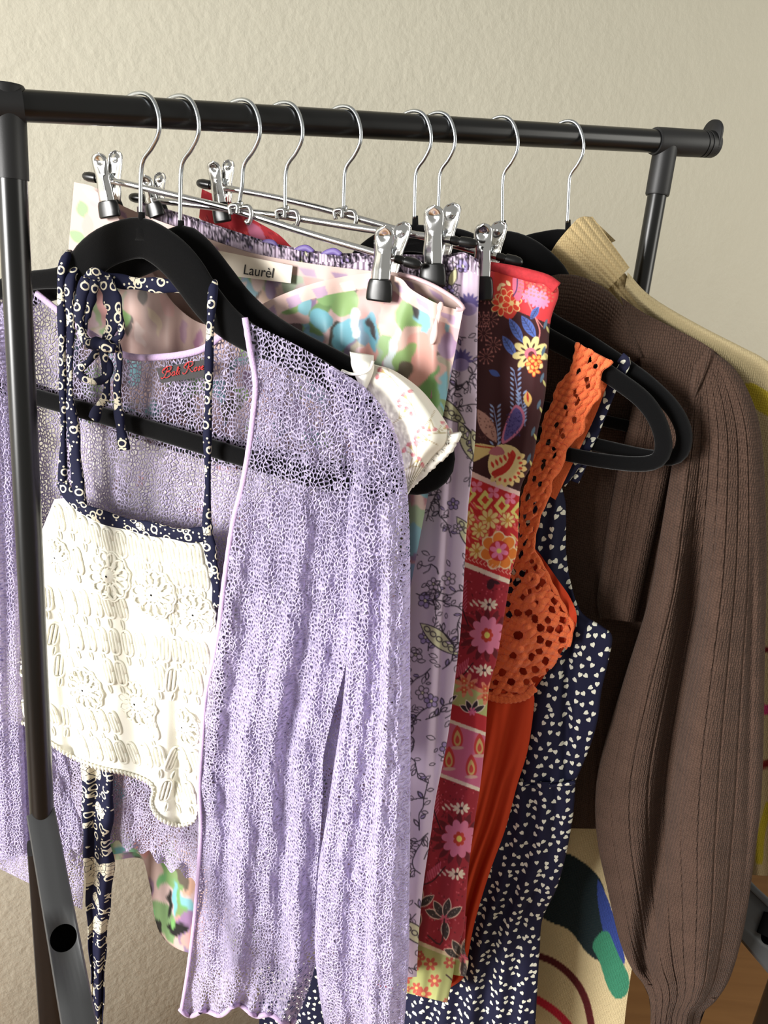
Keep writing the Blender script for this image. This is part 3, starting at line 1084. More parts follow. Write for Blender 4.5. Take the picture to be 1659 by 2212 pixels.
# left front panel folded back behind the post
G = ruled([(-95, 690), (-100, 1000), (-95, 1400), (-85, 1835)], [(48, 640), (62, 900), (88, 1250), (120, 1560), (150, 1680), (172, 1800), (181, 1880), (178, 1965)], 140, 40)
uu = np.linspace(0, 1, 40)[None]; vv = np.linspace(0, 1, 140)[:, None]
edge = np.clip((uu - .9) / .1, 0, 1)
off = .003 + .007 * np.sin(uu * 9 + 2 * vv) + crinkle(5)(G[..., 0], G[..., 1]) + edge * .005 * np.sin(vv * 60)
cloth('left_front', P1, G, off, M_LILAC, card)
bag('left_sleeve', P1, [(-130, 740), (-170, 1000), (-180, 1400), (-160, 1900)], [(10, 690), (28, 900), (40, 1200), (48, 1500), (55, 1700), (62, 1842)], 120, 40, .018, M_LILAC, card, folds=wave(21, .006), off0=.010)

# right front panel
Lc = [(526, 686), (536, 750), (549, 828), (543, 900), (535, 965), (520, 1050), (500, 1130), (482, 1250), (470, 1350), (456, 1430), (441, 1500), (433, 1600), (427, 1700), (430, 1800), (420, 1950), (405, 2080), (388, 2185)]
Rc = [(545, 700), (640, 745), (720, 795), (785, 860), (800, 960), (790, 1080), (775, 1250), (750, 1420), (715, 1560), (698, 1640), (697, 1720), (692, 1800), (683, 1900), (680, 2000), (683, 2070), (665, 2140), (640, 2190)]
G = ruled(Lc, Rc, 190, 80)
uu = np.linspace(0, 1, 80)[None]; vv = np.linspace(0, 1, 190)[:, None]
fr = np.clip((vv - .965) / .035, 0, 1)
G[..., 1] += fr * (8 * np.sin(uu * 22) + 14 * (uu - .5) + 10 * np.sin(uu * 9))
off = .016 + .010 * np.sin(uu * np.pi) * np.clip(vv * 2, 0, 1) + np.clip(vv * 2.2 - .3, 0, 1) * (.006 * np.sin(uu * 13 + 3 * vv) + .004 * np.sin(uu * 27 - 4 * vv + 1)) + crinkle(9)(G[..., 0], G[..., 1]) + fr * .006 * np.sin(uu * 45)
cloth('right_front', P1, G, off, M_LILAC, card)
tr = cr(Lc, 120)
tube('front_band', P1.at(tr[:, 0] + 3, tr[:, 1], off[np.linspace(0, 189, 120).astype(int), 0] + .0015), np.linspace(.0027, .0021, 120) * (1 + .06 * np.sin(np.linspace(0, 300, 120))), M_LILAC_TRIM, card, n=10, flat=.55)
hem = G[-1][::2]
tube('hem_trim', P1.at(hem[:, 0], hem[:, 1], off[-1][::2]), .0026, M_LILAC_TRIM, card, n=8)
# double layer behind the front panel (inside of the cardigan)
Gi = ruled([(540, 1080), (520, 1300), (470, 1600), (450, 1900), (430, 2100)], [(800, 1050), (770, 1300), (700, 1600), (690, 1900), (660, 2080)], 60, 30)
cloth('side_fold', P1, Gi, .004 + .004 * vnoise(Gi[..., 0] * .03, Gi[..., 1] * .008, 4), M_LILAC_IN, card)

# right sleeve
Ls = [(700, 800), (745, 900), (765, 1000), (752, 1100), (752, 1250), (750, 1400), (738, 1540), (722, 1650), (706, 1760), (690, 1860), (683, 1950), (680, 2050), (690, 2150), (704, 2230)]
Rs = [(716, 790), (790, 838), (838, 898), (864, 965), (880, 1060), (886, 1200), (886, 1400), (887, 1600), (886, 1800), (884, 1950), (884, 2050), (878, 2150), (872, 2230)]


def sleeve_fold(u, v, x, y):
    g = np.clip(v * 3 - .5, 0, 1)
    return g * (.008 * np.sin(u * 9.5 + 1.2 * v + .6) + .004 * np.sin(u * 21 + 3 * v)) - g * .014 * np.exp(-((u - .5 - .06 * np.sin(3 * v)) / .07) ** 2) + crinkle(12)(x, y)


bag('right_sleeve', P1, Ls, Rs, 200, 64, lambda v: .004 + .016 * np.clip(v * 3, 0, 1), M_LILAC, card, folds=sleeve_fold, off0=.022)

# neck label with red script
lab = cr([(338, 796), (446, 776)], 8); lab2 = cr([(348, 828), (448, 812)], 8)
t4 = np.linspace(0, 1, 3)[None, :, None]
Gl = lab[:, None] * (1 - t4) + lab2[:, None] * t4
lbl = cloth('neck_label', P1, Gl, np.full(Gl.shape[:2], .002), M_LABEL_BLACK, card)
lbl['label'] = 'black woven label with red script lettering'


def strokes(name, pl, lines, origin, ex, ey, off, w, mat, parent):
    """pen strokes: lines in letter units; ex, ey pixel vectors of one unit right / up"""
    bits = []
    for ln in lines:
        q = cr(ln, max(8, 8 * len(ln)))
        X = origin[0] + q[:, 0] * ex[0] + q[:, 1] * ey[0]
        Y = origin[1] + q[:, 0] * ex[1] + q[:, 1] * ey[1]
        bits.append(sweep_bits(pl.at(X, Y, np.full(len(q), off)), w, 5, axis=pl.n))
    v, f, x = join_bits(bits)
    return mk(name, v, f, mat, parent, extra=x)


bali = [
    [(.05, .5), (-.15, .7), (0, 1.05), (.35, 1.1), (.3, .5), (.1, 0), (-.15, -.05), (-.2, .15)],              # B stem and swash
    [(.0, .85), (.3, 1.2), (.75, 1.15), (.7, .75), (.35, .6), (.7, .5), (.75, .1), (.4, -.1), (.1, .05)],     # B bowls
    [(1.2, .45), (1.0, .4), (.92, .15), (1.05, 0), (1.2, .2), (1.22, .45), (1.2, .1), (1.32, 0)],             # a
    [(1.36, .1), (1.55, .6), (1.55, .95), (1.45, .8), (1.45, .1), (1.58, 0)],                                # l
    [(1.68, .45), (1.66, .1), (1.78, 0)], [(1.70, .68), (1.71, .72)],                                        # i
    [(2.35, .55), (2.15, .75), (2.3, 1.1), (2.6, 1.15), (2.58, .5), (2.4, 0), (2.15, -.05), (2.1, .15)],     # R stem
    [(2.3, .9), (2.55, 1.25), (3.0, 1.2), (3.0, .8), (2.65, .6), (2.85, .3), (3.05, 0), (3.2, .05)],         # R bowl and leg
    [(3.45, .45), (3.3, .35), (3.28, .1), (3.42, 0), (3.55, .2), (3.48, .44), (3.62, .4)],                   # o
    [(3.70, .1), (3.85, .48), (3.9, .2), (3.82, 0), (3.7, .08)],                                             # s
    [(4.05, .2), (4.22, .35), (4.12, .47), (4.02, .25), (4.08, .03), (4.28, .08)],                           # e
]
strokes('label_lettering', P1, bali, (352, 816), (20.5, -4.2), (2.2, -18.5), .0032, .00036, M_RED_THREAD, lbl)

# ------------------------------------------------------------------ white crochet halter top (on hanger 1, in front of the cardigan's back)
halter = empty('halter_top', P1.pt(260, 1600), 'white crochet halter top with flower motifs and navy paisley ties', 'top')
HT = [(118, 1078), (150, 1078), (176, 1100), (222, 1122), (282, 1139), (350, 1152), (402, 1163), (450, 1160)]
HB = [(2, 1525), (25, 1550), (60, 1568), (108, 1605), (150, 1632), (190, 1651), (225, 1662), (262, 1669), (300, 1680), (322, 1692), (330, 1708), (326, 1738), (345, 1768), (385, 1783), (418, 1774), (428, 1742)]


def halter_off(x, y):
    x, y = np.asarray(x, float), np.asarray(y, float)
    z = .014 + .006 * np.sin((x - 90) / 360 * 3.1)
    fold = -.010 * np.exp(-((x - 110 + (y - 1150) * -.10) / 20) ** 2) * np.clip((y - 1150) / 250, 0, 1)
    fold2 = .006 * np.exp(-((x - 345 + (y - 1300) * .02) / 34) ** 2) * np.clip((y - 1250) / 250, 0, 1)
    fold3 = -.006 * np.exp(-((x - 385) / 16) ** 2) * np.clip((y - 1400) / 200, 0, 1)
    return z + fold + fold2 + fold3 + .0012 * vnoise(x * .03, y * .03, 2)


# left side edge bulges behind the post
G = ruled(HT, HB, 150, 150).transpose(1, 0, 2)
vv = np.linspace(0, 1, 150)[:, None]; uu = np.linspace(0, 1, 150)[None]
G[..., 0] += -(1 - uu) ** 2 * 22 * np.sin(np.pi * vv) * (1 - uu) + uu ** 3 * 26 * np.sin(np.pi * vv)
hmf = np.clip((vv - .975) / .025, 0, 1)
G[..., 1] += hmf * 4 * np.sin(uu * 180)
cloth('lining', P1, G, halter_off(G[..., 0], G[..., 1]), M_WHITE, halter)

# crochet relief pieces -------------------------------------------------
def crochet_bar_mesh():
    """a long rounded crochet bar: raised outline, corded centre"""
    bits = []
    a, b, r = .0045, .0108, .0011
    th = np.linspace(0, 2 * np.pi, 24)
    ring = np.stack([a * np.sign(np.cos(th)) * np.abs(np.cos(th)) ** .8, 0 * th - .0008, b * np.sign(np.sin(th)) * np.abs(np.sin(th)) ** .55], -1)
    bits.append(sweep_bits(ring, r, 6, axis=(0, 1, 0)))
    for x in (-.0016, .0016):
        z = np.linspace(-b * .8, b * .8, 6)
        bits.append(sweep_bits(np.stack([x + 0 * z, 0 * z - .0005, z], -1), .0015, 6, axis=(0, 1, 0)))
    return bits


def crochet_flower_mesh():
    bits = []
    th = np.linspace(0, 2 * np.pi, 20, endpoint=False)
    cen = [np.array([[0, -.0030, 0]])]
    V = [np.stack([r * np.cos(th), 0 * th - h, r * np.sin(th)], -1) for r, h in ((.0008, .0030), (.0034, .0027), (.0052, .0014), (.0058, 0))]
    bits.append((np.vstack(V), quads(4, 20, wrap=True), [list(range(20))]))
    for k in range(12):
        t = 2 * math.pi * k / 12
        c, s = math.cos(t), math.sin(t)
        q = np.linspace(0, 2 * np.pi, 14)
        rad = .0112 + .0048 * np.cos(q)
        tan = .0034 * np.sin(q)
        P = np.stack([rad * c - tan * s, 0 * q - .0010, rad * s + tan * c], -1)
        bits.append(sweep_bits(P, .0009, 5, axis=(0, 1, 0)))
        t2 = t + math.pi / 12 * .4
        P = np.array([[.0048 * math.cos(t2), -.0012, .0048 * math.sin(t2)], [.0105 * math.cos(t2), -.0014, .0105 * math.sin(t2)]])
        bits.append(sweep_bits(P, .0008, 5, axis=(0, 1, 0)))
    q = np.linspace(0, 2 * np.pi, 49)
    rr = .0168 + .0008 * np.cos(12 * q)
    bits.append(sweep_bits(np.stack([rr * np.cos(q), 0 * q - .0006, rr * np.sin(q)], -1), .0008, 5, axis=(0, 1, 0)))
    return bits


def link_mesh():
    bits = []
    for s in (-1, 1):
        z = np.linspace(-.005, .005, 7)
        bits.append(sweep_bits(np.stack([s * .0016 * np.cos(z / .005 * 1.4), 0 * z - .0008, z], -1), .0008, 5, axis=(0, 1, 0)))
    return bits


def mesh_of(name, bits, mat):
    v, f, x = join_bits(bits)
    o = mk(name, v, f, mat, None, extra=x)
    me = o.data
    bpy.data.objects.remove(o)
    return me


ME_BAR, ME_FLOWER, ME_LINK = mesh_of('crochet_bar', crochet_bar_mesh(), M_CROCHET), mesh_of('crochet_flower', crochet_flower_mesh(), M_CROCHET), mesh_of('crochet_link', link_mesh(), M_CROCHET)


def stick(name, me, x, y, ang=0.0, sc=1.0, parent=None, offf=halter_off, pl=P1, sx=1.0):
    """put a small relief piece on a cloth surface (surface point and tangents found by differences)"""
    p = pl.pt(x, y, offf(x, y))
    ea = pl.pt(x + 6, y, offf(x + 6, y)) - p
    ea /= np.linalg.norm(ea)
    ev = pl.pt(x, y - 6, offf(x, y - 6)) - p
    n = np.cross(ea, ev); n /= np.linalg.norm(n)
    if n @ pl.n < 0: n = -n
    ev = np.cross(n, ea)
    if ev[2] < 0: ev = -ev
    c, s = math.cos(ang), math.sin(ang)
    a2, v2 = ea * c + ev * s, ev * c - ea * s
    o = bpy.data.objects.new(name, me)
    COL.objects.link(o)
    m = Matrix(((a2[0] * sc * sx, -n[0] * sc, v2[0] * sc, p[0]), (a2[1] * sc * sx, -n[1] * sc, v2[1] * sc, p[1]), (a2[2] * sc * sx, -n[2] * sc, v2[2] * sc, p[2]), (0, 0, 0, 1)))
    set_parent(o, parent)
    o.matrix_basis = m
    return o


htop = cr(HT, 60); hbot = cr(HB, 100)
topy = lambda x: np.interp(x, htop[:, 0], htop[:, 1])
boty = lambda x: np.interp(x, np.maximum.accumulate(hbot[:, 0]), hbot[:, 1])
rightx = lambda y: 450 + 20 * np.sin(np.clip((y - 1160) / 580, 0, 1) * np.pi) - np.clip((y - 1250) / 490, 0, 1) * 24
leftx = lambda y: 124 - np.clip((y - 1075) / 450, 0, 1) * 118 if y < 1300 else 118 - (1300 - 1075) / 450 * 118 - (y - 1300) * .22
flowers = [(124, 1203, 1.2), (236, 1243, 1.5), (332, 1283, 1.45), (420, 1325, 1.3), (184, 1488, 1.42), (297, 1518, 1.5), (398, 1568, 1.25), (62, 1430, 1.2)]
for x, y, s in flowers:
    stick('crochet_flower', ME_FLOWER, x, y, random.uniform(0, .5), s, halter, sx=1.0)
row_y = [1176, 1222, 1310, 1386, 1452, 1560, 1622, 1692, 1752]
for ri, y0 in enumerate(row_y):
    x = 20 + (ri % 2) * 13
    while x < 460:
        y = float(topy(x)) + 40 if ri == 0 else y0 + (x - 250) * .13
        ok = all(math.hypot(x - fx, (y - fy) * .8) > 34 * fs for fx, fy, fs in flowers) and x < rightx(y) - 14 and x > leftx(y) + 14 and y < boty(x) - 30 and y > topy(x) + 34
        if ok:
            stick('crochet_bar', ME_BAR, x, y, random.uniform(-.07, .03), 1.25, halter)
            if boty(x) - y > 60:
                stick('crochet_link', ME_LINK, x + 2, y + 36, 0, 1.1, halter)
        x += 27
# hem of picots
q = np.linspace(0, 1, 400)
hb = cr(HB, 400)
P = P1.at(hb[:, 0], hb[:, 1] + 3 * np.sin(q * 420), halter_off(hb[:, 0], hb[:, 1]) + .002 + .0012 * np.cos(q * 420))
tube('picot_hem', P, .0013, M_CROCHET, halter, n=6)


def band(name, pts, w, mat=M_NAVY, parent=halter, n=90, flat=.35, off=.016, twist=0.0, closed=False):
    """printed ribbon: pts (x, y[, off]); w half width in px"""
    p = np.array([(*q, off) if len(q) == 2 else q for q in pts], float)
    c = cr(p * np.array([1, 1, 4000]), n, closed) / np.array([1, 1, 4000])
    mpp = P1.px(300, 900)
    ww = np.interp(np.linspace(0, 1, n), np.linspace(0, 1, len(w)), w) if hasattr(w, '__len__') else w
    return tube(name, P1.at(c[:, 0], c[:, 1], c[:, 2]), np.broadcast_to(ww, (n,)) * mpp * (1 + .12 * np.sin(np.linspace(0, 22, n))), mat, parent, n=12, flat=flat, twist=twist)


band('neckline_binding', [(133, 1040, .018), (150, 1070, .019), (176, 1096, .021), (222, 1117, .021), (282, 1134, .021), (350, 1147, .021), (402, 1157, .020), (450, 1152, .018)], 13, flat=.3)
band('side_binding', [(447, 1120, .017), (450, 1160, .018), (459, 1215, .019), (466, 1265, .019), (468, 1310, .018)], [8, 13, 11, 9, 8], flat=.35)
band('left_tie', [(152, 548, -.006), (143, 556, .006), (134, 590, .012), (133, 650, .014), (135, 760, .016), (136, 860, .016), (137, 950, .016), (135, 1040, .018)], [7, 9, 8, 7, 7, 6, 6, 9], flat=.7)
band('left_tie', [(165, 575, .000), (152, 600, .010), (150, 640, .013), (153, 700, .014), (151, 790, .015), (152, 870, .016), (160, 930, .016), (163, 990, .017), (170, 1055, .018), (176, 1095, .020)], [9, 11, 10, 7, 6, 7, 12, 13, 13, 12], flat=.45)
band('right_tie', [(464, 610, -.006), (461, 622, .004), (456, 680, .011), (452, 760, .015), (451, 850, .016), (448, 950, .016), (449, 1040, .016), (447, 1120, .017), (449, 1155, .018)], [6, 8, 7, 7, 7, 7, 6, 6, 9], flat=.7)
band('neck_tie', [(415, 622, -.012), (395, 618, -.006), (350, 617, .000), (300, 613, .003), (262, 608, .006), (225, 600, .010), (205, 592, .010), (188, 605, .006)], [9, 13, 12, 12, 11, 12, 11, 10], flat=.3)
bow = tag(band('bow_loop', [(225, 600, .012), (240, 640, .016), (248, 680, .018), (236, 720, .018), (225, 742, .016)], [13, 18, 17, 13, 7], flat=.3, off=.014))
band('bow_loop', [(228, 742, .018), (258, 728, .02), (262, 700, .018), (252, 650, .016), (236, 605, .012)], [7, 6, 6, 7, 7], flat=.6)
band('bow_loop', [(188, 600, .010), (178, 640, .013), (172, 690, .015), (182, 730, .017), (205, 748, .018), (232, 752, .02), (258, 748, .02)], [10, 13, 11, 8, 8, 9, 8], flat=.55)
band('bow_loop', [(206, 605, .01), (196, 650, .012), (184, 690, .013), (178, 720, .014)], [10, 9, 8, 7], flat=.5)
band('bow_loop', [(215, 752, .018), (192, 780, .019), (172, 800, .018), (185, 818, .019), (212, 824, .02), (235, 808, .02), (236, 788, .019), (222, 770, .018)], [6, 6, 7, 8, 6, 7, 7, 6], flat=.6)
band('knot', [(190, 744, .02), (208, 742, .024), (232, 748, .025), (250, 754, .022)], [7, 11, 10, 7], flat=.9, n=30)
band('tie_tail', [(224, 755, .022), (226, 790, .02), (231, 830, .019), (228, 858, .018), (212, 880, .018), (203, 905, .018)], [8, 7, 7, 7, 8, 11], flat=.5)
band('tie_tail', [(256, 750, .018), (258, 790, .018), (253, 840, .018), (256, 885, .018), (260, 920, .018), (265, 950, .018), (270, 972, .018)], [6, 6, 7, 8, 9, 10, 11], flat=.5)

# long printed waist tie hanging below the hem
Gt = ruled([(176, 1630), (178, 1700), (180, 1800), (184, 1900), (188, 2000), (195, 2100), (203, 2260)], [(240, 1650), (245, 1750), (238, 1815), (247, 1870), (238, 1960), (228, 2080), (222, 2260)], 100, 20)
vv = np.linspace(0, 1, 100)[:, None]; uu = np.linspace(0, 1, 20)[None]
Gt[..., 0] += (3 * np.sin(vv * 40) * (uu - .5))
cloth('waist_tie', P1, Gt, .004 + .004 * np.sin(uu * 9 + 4 * vv), M_NAVY_WIDE, halter).modifiers.new('thickness', 'SOLIDIFY').thickness = .001

# ------------------------------------------------------------------ white floral blouse (on hanger 2)
P2 = PL[2]
blouse = empty('blouse', P2.pt(500, 1600), 'white puff-sleeved blouse with small pink flowers, behind the lilac cardigan', 'blouse')
cvB = Canvas(100, 740, 1010, 1700, (240, 236, 222))
gB = np.random.default_rng(5)


def sprig(c, x, y, a, s=1.0):
    for k in range(3):
        t = a + (k - 1) * .55
        c.line([(x, y), (x - math.cos(t) * 26 * s, y - math.sin(t) * 26 * s)], 1.6, (176, 160, 120))
    c.line([(x, y), (x + math.cos(a + .3) * 30 * s, y + math.sin(a + .3) * 30 * s)], 1.5, (170, 150, 112))
    for k in range(3):
        t = a + (k - 1) * .55
        px, py = x - math.cos(t) * 30 * s, y - math.sin(t) * 30 * s
        if k == 1: c.leaf(px, py, 20 * s, 9 * s, t, (206, 178, 120))
        for j in range(4):
            q = t + (j - 1.5) * .5
            c.drop(px - math.cos(q) * 5 * s, py - math.sin(q) * 5 * s, 12 * s, 6 * s, q + math.pi, (214, 116 + 14 * j, 124 + 12 * j))


for x, y, a, s in [(845, 815, .6, .85), (890, 875, .9, .85), (862, 905, 2.2, .8), (930, 905, -1.4, .7), (925, 950, .2, .8), (945, 935, 2.6, .7), (900, 985, 1.0, .85), (885, 1010, 2.4, .8), (790, 800, 1.5, .7), (865, 1050, .4, .7)]:
    sprig(cvB, x, y, a, s)
for _ in range(120):
    sprig(cvB, gB.uniform(110, 860), gB.uniform(900, 1690), gB.uniform(0, 6.28), gB.uniform(.7, .95))
# sleeve
Lb = [(762, 772), (770, 800), (792, 840), (822, 900), (850, 965), (866, 1020), (872, 1080)]
Rb = [(800, 785), (850, 800), (905, 838), (945, 885), (972, 930), (968, 960), (942, 985), (905, 1030), (872, 1082)]


def puff(u, v, x, y):
    cuff = np.clip((v - .72) / .2, 0, 1)
    return .003 * np.sin(u * 7 + 5 * v) * (1 - cuff) + cuff * .0022 * np.sin(v * 0 + u * 60) + .002 * vnoise(x * .03, y * .03, 8)


bag('sleeve', P2, Lb, Rb, 130, 90, lambda v: .012 + .016 * np.sin(np.pi * np.clip(v, 0, 1)), M_COTTONPRINT, blouse, col=cvB, folds=puff, off0=.012, back_step=4)
# gathered cuff along the lower right of the sleeve
cu = cr([(984, 944), (968, 975), (944, 998), (918, 1026), (890, 1055), (876, 1078)], 120)
cu[:, 0] += 1.5 * np.sin(np.linspace(0, 110, 120)); cu[:, 1] += 1.5 * np.sin(np.linspace(0, 110, 120))
tube('elastic_cuff', P2.at(cu[:, 0] - 7, cu[:, 1] - 7, np.full(120, .020)), np.linspace(.0070, .0030, 120) * (1 + .07 * np.sin(np.linspace(0, 150, 120))), M_WHITE, blouse, n=14, flat=.7)
# shoulder tab folded over the hanger arm
tb = ruled([(757, 762), (762, 790), (770, 812), (782, 836)], [(806, 770), (806, 795), (800, 815), (790, 838)], 24, 14)
uu = np.linspace(0, 1, 14)[None]; vv = np.linspace(0, 1, 24)[:, None]
cloth('shoulder_tab', P2, tb, .030 + .006 * np.sin(np.pi * uu) - .018 * np.clip(.25 - vv, 0, 1) * 3, M_WHITE, blouse).modifiers.new('thickness', 'SOLIDIFY').thickness = .0012
st = cr([(738, 800), (760, 808), (784, 806), (800, 796), (806, 780)], 30)
tube('tab_binding', P2.at(st[:, 0], st[:, 1], np.full(30, .0375)), .0012, M_WHITE, blouse, n=6)
# body, hidden behind the cardigan
Gb = ruled([(150, 900), (300, 950), (520, 1015), (700, 1050), (872, 1075)], [(160, 1600), (300, 1620), (520, 1650), (700, 1660), (820, 1660)], 120, 110)
cloth('body', P2, Gb, .004 + .004 * vnoise(Gb[..., 0] * .03, Gb[..., 1] * .006, 17), M_COTTONPRINT, blouse, col=cvB)

# ------------------------------------------------------------------ pink satin skirt (clip hanger 3)
P3 = PL[3]
skirt = empty('satin_skirt', P3.pt(560, 1900), 'pale pink satin skirt printed with green, teal and purple shapes', 'skirt')
cvP = Canvas(110, 370, 1020, 2080, (214, 182, 174))
gP = np.random.default_rng(11)
palP = [(134, 164, 104), (140, 186, 196), (158, 130, 162), (92, 86, 80), (216, 168, 158), (222, 194, 184), (200, 174, 166), (172, 184, 156), (128, 172, 184), (204, 154, 152)]
wts = np.array([3.2, 1.6, 2.2, 1.0, 2.4, 3.2, 1.8, 1.2, .8, 1.2]); wts /= wts.sum()
for _ in range(1500):
    x, y = gP.uniform(110, 1020), gP.uniform(380, 2080)
    c = palP[gP.choice(len(palP), p=wts)]
    c = tuple(np.clip(np.array(c) + gP.normal(0, 6, 3), 0, 255))
    s = gP.uniform(34, 84)
    k = gP.integers(0, 4)
    an = gP.choice([1.57, -1.57]) + gP.normal(0, .3)
    if k == 0: cvP.drop(x, y, s * 1.3, s * .7, an, c)
    elif k == 1: cvP.leaf(x, y, s * 1.4, s * .6, an, c)
    elif k == 2: cvP.ell(x, y, s * .34, s * .5, gP.normal(0, .2), c)
    else:
        cvP.ell(x, y, s * .4, s * .6, 0, c)
        cvP.ell(x, y + s * .3, s * .24, s * .5, 0, palP[gP.choice(len(palP), p=wts)])
# inside of the neck: calm blush area with a few soft marks
cvP.poly([(270, 640), (350, 600), (430, 640), (480, 730), (440, 780), (280, 780)], (214, 180, 168))
cvP.poly([(120, 380), (215, 390), (330, 470), (260, 560), (120, 640)], (222, 190, 180))
for x, y, L, w_, a, c in [(178, 452, 40, 26, 1.3, (150, 178, 122)), (168, 512, 46, 24, .6, (150, 180, 122)), (205, 440, 26, 16, .3, (206, 176, 176)), (198, 415, 34, 20, .5, (178, 144, 180)), (190, 490, 60, 26, 1.5, (226, 176, 164)),
                          (238, 500, 40, 24, .8, (132, 190, 160)), (150, 560, 50, 26, 1.2, (222, 184, 176)), (270, 470, 40, 26, .7, (176, 146, 180)), (215, 530, 40, 22, 1.8, (200, 212, 214)), (135, 470, 30, 14, 1.4, (120, 170, 90)), (300, 490, 40, 18, .6, (180, 150, 184)), (160, 415, 40, 18, .2, (236, 212, 200))]:
    cvP.leaf(x, y, L, w_, a, c)
for x, y, c, L in [(425, 735, (176, 120, 150), 44), (392, 722, (190, 150, 165), 44), (330, 690, (232, 206, 176), 60), (300, 720, (230, 206, 196), 60), (360, 660, (226, 178, 170), 60)]:
    cvP.leaf(x, y, L, L * .4, 1.1, c)
for x, y, an in [(262, 690, .4), (268, 712, 1.4), (308, 640, 1.57)]:
    cvP.leaf(x, y, 44, 22, an, (104, 92, 84))
cvP.leaf(258, 688, 46, 26, 1.4, (140, 176, 110)); cvP.leaf(222, 700, 44, 30, 1.5, (140, 176, 110))
# right of the near clip: arches and blobs
for x, y, rx, ry, c in [(690, 690, 22, 26, (128, 190, 204)), (745, 650, 30, 30, (150, 182, 118)), (742, 720, 24, 34, (130, 190, 205)), (765, 700, 14, 34, (220, 230, 228)), (800, 720, 12, 46, (110, 170, 190)),
                        (845, 700, 30, 50, (226, 190, 182)), (828, 745, 12, 28, (150, 184, 122)), (850, 745, 16, 44, (214, 226, 226)), (880, 690, 26, 46, (150, 184, 116)), (880, 740, 30, 40, (226, 190, 178)),
                        (912, 690, 16, 44, (150, 200, 214)), (905, 780, 42, 60, (230, 172, 160)), (875, 775, 20, 26, (150, 184, 116)), (880, 800, 24, 20, (110, 100, 84)), (940, 720, 18, 40, (226, 178, 170)), (965, 740, 20, 30, (170, 140, 170)),
                        (935, 640, 10, 20, (146, 184, 120)), (705, 640, 22, 16, (146, 184, 120)), (640, 690, 30, 20, (226, 190, 180)), (625, 660, 24, 18, (150, 184, 116)), (660, 660, 14, 20, (150, 205, 215))]:
    cvP.ell(x, y, rx, ry, 0, c)
for x, y in [(800, 715), (898, 660)]:
    cvP.leaf(x, y, 60, 13, 1.45, (70, 66, 68))
# hem: green, teal and black
for x, y, L, w_, a, c in [(345, 1900, 60, 18, 1.9, (120, 180, 120)), (372, 1930, 90, 16, 1.5, (130, 196, 206)), (360, 1950, 60, 10, 1.5, (30, 34, 34)), (388, 1940, 70, 12, 1.3, (120, 180, 110)), (400, 1950, 60, 16, 1.2, (140, 200, 206)),
                          (385, 2000, 46, 30, 0, (30, 30, 32)), (340, 2000, 40, 18, 1.1, (34, 34, 34)), (378, 1990, 30, 14, 1.5, (130, 190, 110)), (335, 1985, 30, 12, 1.5, (120, 180, 120)), (262, 1835, 40, 16, .2, (96, 160, 160)), (250, 1822, 30, 14, 1.2, (110, 160, 110)), (300, 1845, 40, 12, .1, (110, 160, 120)), (165, 1770, 20, 14, 1.5, (30, 34, 34)), (163, 1785, 22, 12, 1.5, (110, 170, 90))]:
    cvP.leaf(x, y, L, w_, a, c)
wb = [(160, 393), (205, 405), (256, 440), (330, 472), (400, 497), (480, 526), (560, 550), (690, 572), (800, 585), (862, 590), (930, 612), (995, 655)]
cwb = cr(wb, 200)


def band_paint(pts, below, cols, step, seed):
    g = np.random.default_rng(seed)
    q = cr(pts, 200)
    for i in range(0, 199, 2):
        cvP.line([q[i], q[min(199, i + 3)]], below * 2, (220, 190, 180))
    for i in range(4, 196, step):
        j = min(199, i + step // 2)
        x0, y0, x1, y1 = *q[i], *q[j]
        cvP.poly([(x0, y0), (x1, y1), (x1 + 6, y1 + below), (x0 + (x1 - x0) * .4, y0 + below)], cols[g.integers(0, len(cols))], straight=True)


band_paint([(p[0], p[1] + 12) for p in wb], 18, [(168, 138, 168), (180, 150, 178), (236, 212, 202)], 16, 3)


def satin_off(x, y, sgn):
    x, y = np.asarray(x, float), np.asarray(y, float)
    g = np.clip((y - 560) / 260, 0, 1)
    return sgn * .009 + g * (.004 * np.sin(x * .055 + y * .002) + .0025 * np.sin(x * .11 - y * .003 + 1))


cvP.a *= .87
for _ in range(2):
    cvP.a = (np.roll(cvP.a, 1, 0) + np.roll(cvP.a, -1, 0) + np.roll(cvP.a, 1, 1) + np.roll(cvP.a, -1, 1) + 2 * cvP.a) / 6
bb = [(132, 1830), (178, 1862), (245, 1858), (308, 1857), (330, 1920), (336, 1990), (362, 2036), (420, 2060), (500, 2050), (600, 2030), (680, 2010), (750, 1980)]


def fine_rows(A, B, na, y_fine=.36, n1=190, n2=150):
    a, b = cr(A, na), cr(B, na)
    t = np.r_[np.linspace(0, y_fine, n1, endpoint=False), np.linspace(y_fine, 1, n2)][:, None, None]
    return a[None] * (1 - t) + b[None] * t


G = fine_rows(wb, bb, 260)
G[..., 0] -= 20 * np.sin(np.pi * np.linspace(0, 1, G.shape[0]))[:, None] * (1 - np.linspace(0, 1, 260))[None]
def satin_col(x, y):
    w_ = np.clip((y - 640) / 60, 0, 1)
    return cvP(x + w_ * (12 * vnoise(x * .045, y * .03, 71) + 5 * vnoise(x * .12, y * .09, 72)), y + w_ * 14 * vnoise(x * .05, y * .035, 73))


cloth('back_panel', P3, G, satin_off(G[..., 0], G[..., 1], -1), M_SATIN, skirt, col=cvP)
